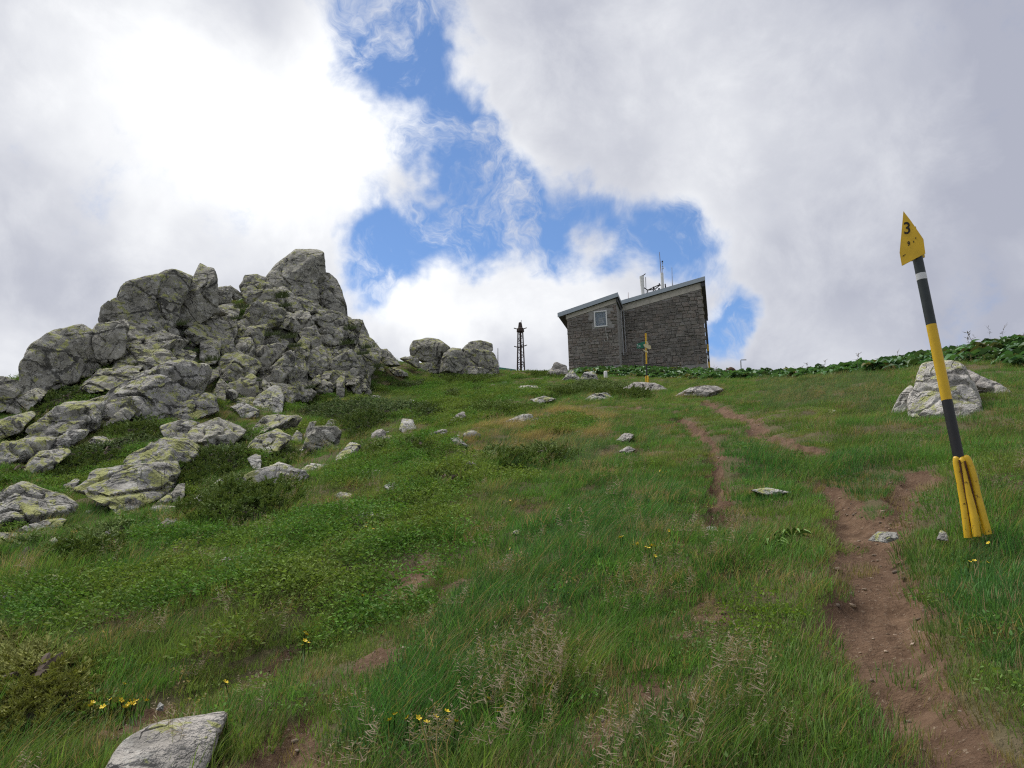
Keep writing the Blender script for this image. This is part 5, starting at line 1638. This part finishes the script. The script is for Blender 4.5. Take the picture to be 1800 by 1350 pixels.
# --- the grass sward
dens = lambda d: 170 if d < 4.5 else 125 if d < 6 else (80 if d < 10 else (42 if d < 18 else (22 if d < 32 else 11)))
xy = sample_ground(dens)
dm, _ = dirtmask(xy[:, 0], xy[:, 1])
tc = sample_ground(lambda d: 1.3 if d < 12 else .8, 2.5, 40)        # tussocks: tight clusters of long tufts
tc = tc[noise2(tc[:, 0], tc[:, 1], .5, 61) > -.12]
tus = np.repeat(tc, 5, 0) + rng.normal(0, .10, (len(tc) * 5, 2))
istus = np.concatenate([np.zeros(len(xy), bool), np.ones(len(tus), bool)]); xy = np.concatenate([xy, tus])
tcol = np.concatenate([np.zeros(len(xy) - len(tus)), np.repeat(rng.uniform(size=len(tc)), 5)])
dm, _ = dirtmask(xy[:, 0], xy[:, 1])
keep = (dm < .35) | (rng.uniform(size=len(xy)) < .035) | (~masked(xy, [P_ for P_, _ in DIRTW[:3]], .1) & (rng.uniform(size=len(xy)) < .07))
keep &= ~masked(xy, JW, -.12)
keep &= ~(masked(xy, ROCKY) & (rng.uniform(size=len(xy)) < .75))
keep &= ~(masked(xy, BILB) & (rng.uniform(size=len(xy)) < .6))
xy = xy[keep]; dm = dm[keep]; istus = istus[keep]; tcol = tcol[keep]
N = len(xy); x, y = xy[:, 0], xy[:, 1]; d = np.hypot(x, y)
nA = noise2(x, y, .35, 20); nB = noise2(x, y, 1.1, 30); nC = noise2(x, y, 2.8, 40)
lush = masked(xy, LUSH).astype(float); dry = masked(xy, DRY); blue = masked(xy, BLUE); seedm = masked(xy, SEED); herb = masked(xy, HERB)
GREEN = np.array([0.104, 0.215, 0.050]); DKG = np.array([0.056, 0.148, 0.042]); YELG = np.array([0.172, 0.242, 0.060]); OLV = np.array([0.148, 0.168, 0.056]); TAN = np.array([0.36, 0.28, 0.15]); BLG = np.array([0.115, 0.175, 0.085])
k1 = sstep(-.2, .3, nA + .7 * nB)[:, None]; k2 = sstep(.05, .5, nB + .6 * nC)[:, None]; k3 = sstep(.10, .55, nC + .4 * nA)[:, None]
col = GREEN * (1 - k1) + YELG * k1
col = col * (1 - .6 * k2) + DKG * .6 * k2
col = col * (1 - .45 * k3) + OLV * .45 * k3
lm = (lush * .75)[:, None]; col = col * (1 - lm) + DKG * 1.15 * lm
bm_ = (blue * .7)[:, None]; col = col * (1 - bm_) + BLG * bm_
dr = (dry & (nC + .6 * nB > -.05)); col[dr] = TAN * rng.uniform(.75, 1.15, (dr.sum(), 1))
tk_ = (istus * .8)[:, None]; tcc = tcol[:, None]; col = col * (1 - tk_) + tk_ * np.where(tcc < .4, BLG, np.where(tcc < .75, DKG * 1.1, YELG))
near_dirt = ((dm > .03) & (rng.uniform(size=N) < .45)); col[near_dirt] = .5 * TAN * .8 + .5 * OLV
st = rng.uniform(size=N) < .08; col[st] = TAN * .8
col *= rng.uniform(.75, 1.25, (N, 1))
# kinds: 0,1 short turf; 2,3 medium; 4 long; 5 dry; 6,7 panicles; 8 small leafy herb
u = rng.uniform(size=N); ty = np.where(u < .36, 0, np.where(u < .62, 1, np.where(u < .82, 2, 3)))
longp = .03 + .36 * lush + .25 * blue + .22 * (nB > .22)
ty = np.where(rng.uniform(size=N) < longp, 4, ty)
ty = np.where(istus, 4, ty)
ty = np.where(dr & (rng.uniform(size=N) < .8), 5, ty); ty = np.where(rng.uniform(size=N) < .02, 5, ty)
pan = (seedm & (rng.uniform(size=N) < .15)) | ((rng.uniform(size=N) < .022) & (d < 25))
ty = np.where(pan, 6 + (rng.uniform(size=N) < .5), ty)
hb = (rng.uniform(size=N) < .06 + .10 * (nC > .1)) | (herb & (rng.uniform(size=N) < .55))
ty = np.where(hb, 8, ty); col[herb & hb] = np.array([.135, .215, .03])
edge_ = masked(xy, [P_ for P_, _ in DIRTW[:3]], .38)
ty = np.where(edge_ & (ty >= 2) & (ty < 8), rng.integers(0, 2, N), ty)
edge2_ = masked(xy, [P_ for P_, _ in DIRTW[3:]], .25)
ty = np.where(edge2_ & (ty >= 2) & (ty < 6), rng.integers(0, 2, N), ty)
ty = ty.astype(int)
scl = rng.uniform(.7, 1.25, N) * (1 + .35 * sstep(12, 40, d)) * np.where(ty < 4, 1 - .25 * (nA > .2), 1)
scl *= np.where(dm > .02, .85, 1) * np.where(masked(xy, [P_ for P_, _ in DIRTW], .25), .9, 1)
PROT = [grass_tuft(130, .19, .035, .085, .0052, .8, .35, .12, .06, 1, 2), grass_tuft(130, .19, .04, .10, .0048, .9, .4, .15, .10, 2, 2),
        grass_tuft(70, .17, .06, .14, .0044, .6, .45, .25, .06, 3), grass_tuft(70, .17, .07, .16, .0044, .8, .5, .3, .12, 4),
        grass_tuft(64, .14, .10, .22, .0042, .65, .6, .4, .06, 5), grass_tuft(64, .14, .09, .22, .0036, .7, .75, .55, .55, 6),
        seed_tuft(7, .16, .28, 7), seed_tuft(5, .18, .32, 8), leaf_clump(90, .14, .07, .022, .012, 9)]
scatter('meadow_grass', PROT, place(xy), slope_rot(N), scl, col, ty, [MGRASS], kind='stuff', label='green mountain grass covering the whole slope')
print('grass tufts', N)

# --- bilberry and other low leafy cover
xy = sample_ground(lambda d: 75 if d < 10 else (60 if d < 18 else 34), 5, 45)
xy = xy[masked(xy, BILB) | ((noise2(xy[:, 0], xy[:, 1], .45, 77) > .24) & (xy[:, 0] < 1.5))]
dm, _ = dirtmask(xy[:, 0], xy[:, 1]); xy = xy[(dm < .2)]; xy = xy[~masked(xy, JW, -.1)]
N = len(xy); kb = rng.uniform(size=(N, 1)); nb = sstep(-.3, .4, noise2(xy[:, 0], xy[:, 1], .8, 66))[:, None]
col = (np.array([.095, .200, .040]) * (1 - nb) + np.array([.155, .215, .048]) * nb) * (.75 + .5 * kb)
scatter('bilberry_cover', [leaf_clump(110, .17, .12, .022, .013, 21), leaf_clump(110, .17, .16, .025, .014, 22)], place(xy), slope_rot(N, .2), rng.uniform(.8, 1.4, N) * (1 + .6 * sstep(12, 30, np.hypot(xy[:, 0], xy[:, 1]))), col,
        (rng.uniform(size=N) < .5).astype(int), [MLEAF], kind='stuff', label='low bright green bilberry leaves between the rocks')

# --- junipers, each a shrub of its own
SPRIG = [juniper_sprig(1), juniper_sprig(2), juniper_sprig(3)]
M_BARK = simple('juniper_bark', (.07, .05, .038), .9, nz=.25)
for ji, ((v, s, hgt, colr, lb), P) in enumerate(zip(JUNIPERS, JW)):
    lo, hi = P.min(0), P.max(0)
    A = abs(sum(P[i][0] * P[(i + 1) % len(P)][1] - P[(i + 1) % len(P)][0] * P[i][1] for i in range(len(P)))) / 2
    dist = float(np.hypot(*P.mean(0)))
    rate = 1100 if dist < 8 else (300 if dist < 14 else (190 if dist < 22 else 110))
    n = int(min(A * rate * (hi - lo).prod() / max(A, .01), 60000))
    q = np.stack([rng.uniform(lo[0], hi[0], n), rng.uniform(lo[1], hi[1], n)], -1)
    sd_ = sdist(q[:, 0], q[:, 1], P) + .12 * noise2(q[:, 0], q[:, 1], 2.2, 50 + ji)
    q = q[sd_ > -.02]; sd_ = sd_[sd_ > -.02]; n = len(q)
    ww = max(.3, .6 * math.sqrt(A))
    dome = np.sqrt(np.clip(sd_ / min(ww, .75), 0.02, 1))
    lump = .72 + .45 * noise2(q[:, 0], q[:, 1], 1.7, 90 + ji) + .25 * noise2(q[:, 0], q[:, 1], 4.0, 95 + ji)
    lev = (np.floor(rng.uniform(size=n) ** .5 * 4 + .5 * noise2(q[:, 0], q[:, 1], 2.5, 7)) + rng.uniform(.6, 1.0, n)) / 5      # tiers of flat sprays
    pts = place(q); pts[:, 2] += .85 * hgt * dome * np.clip(lump, .25, 1.3) * lev - .03
    base = np.array([P.mean(0)[0], P.mean(0)[1], 0.0]); base[2] = hfull(base[:1], base[1:2])[0]
    cen = P.mean(0); az = np.arctan2(q[:, 1] - cen[1], q[:, 0] - cen[0]) + rng.normal(0, .9, n)
    rot = np.stack([rng.normal(0, .3, n), rng.normal(-.15, .3, n) + .2 * (1 - dome), az], -1)
    sc = rng.uniform(.11, .19, n) * (.62 if dist < 8 else 1) * (1 + .3 * sstep(12, 35, dist))
    c = np.array(colr) * (.7 + .6 * rng.uniform(size=(n, 1))) * (1 + .35 * noise2(q[:, 0], q[:, 1], 1.2, 33)[:, None])
    sh = thing('juniper_shrub', tuple(base), lb, 'shrub', 'juniper shrubs on the slope')
    scatter('foliage', SPRIG, pts - base, rot, sc, np.clip(c, .01, 1), rng.integers(0, 3, n), [MNEEDLE], sh, kind='stuff')
    for b in range(4):
        a = rng.uniform(0, 6.28); L = min(ww * .35, .7)
        e = np.array([math.cos(a), math.sin(a), 0]); pb_ = [e * L * u_ for u_ in (0, .35, .7, 1.0)]
        pb_ = [p_ + np.array([0, 0, float(hfull(np.array([base[0] + p_[0]]), np.array([base[1] + p_[1]]))[0]) - base[2] + hgt * .12 * (1 + math.sin(i))]) for i, p_ in enumerate(pb_)]
        MB().tube(pb_, [.028, .022, .015, .007], 5).build('branch', M_BARK, sh, smooth=True)

# --- dock plants below the building and along the right hand skyline
DOCK = [('P', '1020,655 1060,648 1150,648 1240,651 1345,656 1350,664 1250,668 1180,666 1060,660 1025,660', 62, 'broad-leaved dock plants crowding the foot of the building', .46),
        ('P', '1362,664 1420,658 1500,650 1600,636 1700,622 1770,608 1830,606 1950,590 1950,640 1800,640 1700,636 1600,648 1500,658 1400,666', 40, 'broad-leaved dock plants along the right hand skyline', .48)]
DP = [big_leaf_plant(9, .42, .19, 31, 1), big_leaf_plant(8, .46, .20, 32, 0), big_leaf_plant(10, .40, .17, 33, 0), big_leaf_plant(7, .46, .19, 34, 0)]
for v, s, dmx, lb, sz in DOCK:
    P = world_poly(v, s, dmx); lo, hi = P.min(0), P.max(0)
    n = int((hi - lo).prod() * 12)
    q = np.stack([rng.uniform(lo[0], hi[0], n), rng.uniform(lo[1], hi[1], n)], -1)
    q = q[sdist(q[:, 0], q[:, 1], P) + .5 * noise2(q[:, 0], q[:, 1], .6, 4) > -.25]; n = len(q)
    pts = place(q)
    col = np.where(rng.uniform(size=(n, 1)) < .08, np.array([.17, .17, .06]), np.array([.078, .165, .062])) * rng.uniform(.5, 1.5, (n, 1)) * np.array([1, 1, 1]) + rng.uniform(0, .02, (n, 3))
    scatter('dock_plants', DP, pts, np.stack([rng.normal(0, .15, n), rng.normal(0, .15, n), rng.uniform(0, 6.28, n)], -1), rng.uniform(.5, 1.4, n) * sz / .5, col,
            np.where(rng.uniform(size=n) < .015, 0, rng.integers(1, 4, n)), [MDOCK], kind='stuff', label=lb)

# --- single broad-leaved plant beside the trail
for (px, py, sc_, lb) in ((1352, 966, .42, 'broad-leaved bright green plant beside the trail, nearer of two'), (1392, 940, .45, 'broad-leaved green plant beside the trail, farther of two')):
    g = gpt(px, py)[0]; g[2] = hfull(g[:1], g[1:2])[0]
    pl = big_leaf_plant(13, .42, .06, 50 + px, 0)
    sh = thing('broad_leaved_plant', tuple(g), lb, 'plant')
    m_, t_, b_ = material('fresh_leaf'); t_.put(b_.inputs['Base Color'], t_.mix(t_.noise(None, 12, 3), (.10, .20, .03), (.16, .26, .05))); b_.inputs['Roughness'].default_value = .5
    o = obj('leaves', mesh_from('leaves', pl['v'] * sc_, pl['f'], [m_]), sh)

# --- grass clumps rooted on ledges of the outcrop
CL = [(B_, w_) for B_, w_ in (((880, 400), 26), ((905, 470), 22), ((560, 480), 24), ((520, 570), 18), ((800, 700), 24), ((930, 720), 26), ((980, 790), 22), ((1390, 770), 26), ((1420, 650), 22), ((1560, 800), 24), ((1520, 850), 20),
                             ((1100, 1120), 18), ((330, 900), 24), ((880, 380), 20), ((1650, 950), 22), ((60, 620), 24), ((700, 1060), 10))]
CLAB = ['grass tuft right below the highest peak of the outcrop', 'grass tuft on the ledge under the tuft below the peak', 'grass tuft between the pointed finger rock and the peak', 'brownish grass tuft left of the large domed block',
        'grass tuft in the crack in the middle of the cliff, left of two', 'grass tuft in the crack in the middle of the cliff, right of two', 'grass tuft hanging lowest below the middle cliff crack', 'grass tuft on the right part of the cliff above a square block',
        'grass tuft near the right hand skyline of the cliff', 'grass tuft on the falling right ridge of the outcrop, upper one', 'grass tuft on the falling right ridge of the outcrop, lower one', 'grass tuft at the very foot of the cliff',
        'grass tuft beside the small juniper inside the outcrop', 'small grass tuft clinging just beneath the peak block', 'grass tuft at the right end of the outcrop near its foot', 'grass tuft beneath the pointed finger rock', 'tiny grass tuft in the dark hole of the cliff']
MCL = simple('ledge_grass', (.062, .085, .024), .7, nz=.35, scale=6)
for i, ((zx, zy), wpx) in enumerate(CL):
    px, py = 300 + zx / 4.5, 430 + zy / 4.5 + 4
    dd = 28.5 + (640 - py) * .028 + max(0, (px - 480)) * .03
    P = CAM + rayd(px, py) * (dd - 1.2)
    sz = wpx * dd / FPX
    pr = grass_tuft(170, .5, .25, .6, .025, .6, .7, .2, .1, 600 + i)
    th = thing('grass_clump', tuple(P), CLAB[i], 'grass tuft', 'grass tufts growing on the outcrop ledges')
    obj('blades', mesh_from('blades', pr['v'] * sz, pr['f'], [MCL]), th, kind='stuff')

# --- yellow meadow flowers
M_PETAL = simple('yellow_petal', (.72, .52, .02), .5, nz=.08)
M_STEM = simple('flower_stem', (.06, .11, .03), .6)
pv = [(0, 0, 0)]; pf = []
for k in range(5):
    a = 6.283 * k / 5
    o = len(pv)
    for (rr_, da, zz) in ((.006, -.5, .002), (.019, -.42, .008), (.023, 0, .010), (.019, .42, .008), (.006, .5, .002)):
        pv.append((rr_ * math.cos(a + da), rr_ * math.sin(a + da), zz))
    pf.append((0, o, o + 1, o + 2, o + 3, o + 4))
BLOOM = mesh_from('blossom', pv, pf, [M_PETAL], False)
HEAD = MB().tube([(0, 0, 0), (0, 0, .006)], [.007, .005], 7)
mbs = MB().tube([(0, 0, 0), (.01, 0, .5), (0, 0, 1.0)], .0022, 4); STEM = mesh_from('stem', mbs.v, mbs.f, [M_STEM], True)
FLOW = {  # cluster label: pixel positions
    'small yellow flower in the cluster above the bottom left boulder': [(159, 1276), (160, 1280), (187, 1263), (213, 1241), (215, 1246), (235, 1244), (235, 1250), (218, 1254), (229, 1272), (233, 1272), (242, 1262), (247, 1270), (220, 1280), (181, 1298), (213, 1225)],
    'small yellow flower in the cluster at the bottom centre left of the seeding grass': [(687, 1322), (700, 1312), (719, 1316), (735, 1314), (750, 1325), (788, 1312), (790, 1296), (800, 1315), (863, 1267), (877, 1283), (875, 1290), (760, 1310)],
    'small yellow flower in the loose group among the seeding grass left of the trail': [(1095, 1000), (1098, 1004), (1115, 1013), (1127, 1011), (1135, 1014), (1141, 1015), (1149, 1024), (1155, 1013), (1148, 1012), (1180, 980)],
    'small yellow flower in the pair cluster on the left meadow bank': [(535, 1118), (537, 1122), (533, 1133), (530, 1140), (540, 1135), (402, 1221)],
    'small yellow flower in the sparse scatter across the middle meadow': [(650, 940), (655, 948), (645, 944), (760, 905), (782, 898), (886, 893), (895, 892), (909, 884), (1163, 838), (1170, 835), (1160, 833), (640, 1053), (1165, 845), (900, 1000)],
    'small yellow flower in the short grass right of the trail': [(1712, 992), (1740, 995), (1745, 960), (1700, 1000)],
}
for lb, lst in FLOW.items():
    for (px, py) in lst:
        dd = hits(px, py)[0]
        g = CAM + rayd(px, py) * (dd * .985)
        zg = float(hfull(g[:1], g[1:2])[0]); hgt = max(.12, g[2] - zg + .02)
        fl = thing('yellow_flower', (g[0], g[1], zg), lb, 'flower', lb.replace('small yellow flower', 'yellow flowers'), rot=(rng.normal(0, .1), rng.normal(0, .1), rng.uniform(0, 6)))
        o = obj('stem', STEM, fl); o.scale = (1, 1, hgt)
        o = obj('blossom', BLOOM, fl); o.location = (0, 0, hgt); o.rotation_euler = (rng.normal(.5, .3), rng.normal(0, .3), 0)
        sck = rng.uniform(.45, .68); o.scale = (sck, sck, sck)

# --- rusty dock stalk in front of the bottom left boulder
g = CAM + rayd(210, 1350) * 3.7
st = thing('dock_stalk', (g[0], g[1], g[2] - .1), 'small rusty red dock stalk in front of the bottom left boulder', 'plant')
e = vplane(226, 1312, g)[0] - g + np.array([0, 0, .1])
MB().tube([(0, 0, 0), e * .5 + np.array([.004, 0, 0]), e], [.0035, .003, .002], 5).build('stem', simple('green_stem', (.06, .08, .03)), st)
mb = MB(); r = np.random.default_rng(3)
for k in range(46):
    c = e * r.uniform(.5, 1.0) + r.normal(0, .006, 3); a_, b_, c_ = (r.normal(0, .0065, 3) for _ in range(3))
    mb.add([c + a_, c + b_, c + c_], [(0, 1, 2)])
mb.build('seed_head', simple('rusty_seeds', (.16, .035, .022), .8), st, kind='stuff')

# --- half-buried stones strewn below the outcrop, too small and too many to tell apart
zone = [px_region(s, 45) for s in ('0,960 150,900 330,840 480,790 640,740 760,690 900,690 960,760 860,830 700,880 560,930 380,960 150,1020 0,1060', '640,720 760,680 960,668 1080,690 1100,760 900,770')]
xy = sample_ground(lambda d: .9 if d < 14 else .7, 7, 42); xy = xy[masked(xy, zone)]; xy = xy[~masked(xy, JW, -.1)]
xy = xy[noise2(xy[:, 0], xy[:, 1], .35, 71) > -.1]; N = len(xy)
stn = []
for k in range(4):
    V, F = ico(3); r = np.random.default_rng(40 + k)
    V = V * np.array([1, .8, .55]); V = V * (1 + .28 * pnoise(V * 1.3 + k * 7)[:, None] + .12 * pnoise(V * 3.1 + k * 3)[:, None])
    V[:, 2] = np.clip(V[:, 2], -.5, .38 + .1 * V[:, 0])
    stn.append(dict(v=V, f=[tuple(int(i) for i in f) for f in F], bv=np.full(len(V), .5)))
scatter('strewn_stones', stn, place(xy) + np.array([0, 0, .01]), np.stack([rng.normal(.2, .2, N), rng.normal(0, .2, N), rng.uniform(0, 6.28, N)], -1), .05 + .17 * rng.uniform(size=N) ** 2, np.ones((N, 3)), rng.integers(0, 4, N), [MROCKP], kind='stuff', label='small half-buried pale stones strewn below the outcrop')

# --- crumbs of stone and dry stalks lying on the bare trail
xy = sample_ground(lambda d: 230 if d < 8 else 60, 2.4, 16)
dm, _ = dirtmask(xy[:, 0], xy[:, 1]); xy = xy[(dm > .6)]; N = len(xy)
xy = xy[noise2(xy[:, 0], xy[:, 1], 1.5, 9) + .5 * rng.uniform(size=N) > .1]; N = len(xy)
peb = []
for k in range(3):
    V, F = ICO[3] if False else ico(1)
    r = np.random.default_rng(k); V = V * r.uniform(.6, 1.3, (len(V), 1)) * np.array([1, .75, .5])
    peb.append(dict(v=V, f=[tuple(int(i) for i in f) for f in F], bv=np.full(len(V), r.uniform())))
strw = grass_tuft(3, .5, 1.0, 2.0, .12, .9, .3, 0, 0, 5, 2); V = strw['v'].copy(); strw['v'] = np.stack([V[:, 2] * 3 - 2, V[:, 1] * 2, V[:, 0] * .3 + .3], -1)
tyP = np.where(rng.uniform(size=N) < .3, 3, rng.integers(0, 3, N))
colp = np.where((tyP == 3)[:, None], np.array([.24, .18, .11]), np.array([.24, .19, .15]) * rng.uniform(.7, 1.8, (N, 1)))
scatter('trail_grit', peb + [strw], place(xy), np.stack([rng.normal(0, .2, N), rng.normal(0, .2, N), rng.uniform(0, 6.28, N)], -1), np.where(tyP == 3, .012, .005 + .022 * rng.uniform(size=N) ** 3), colp, tyP, [MGRASS], kind='stuff', label='loose grit and straw on the bare earth')
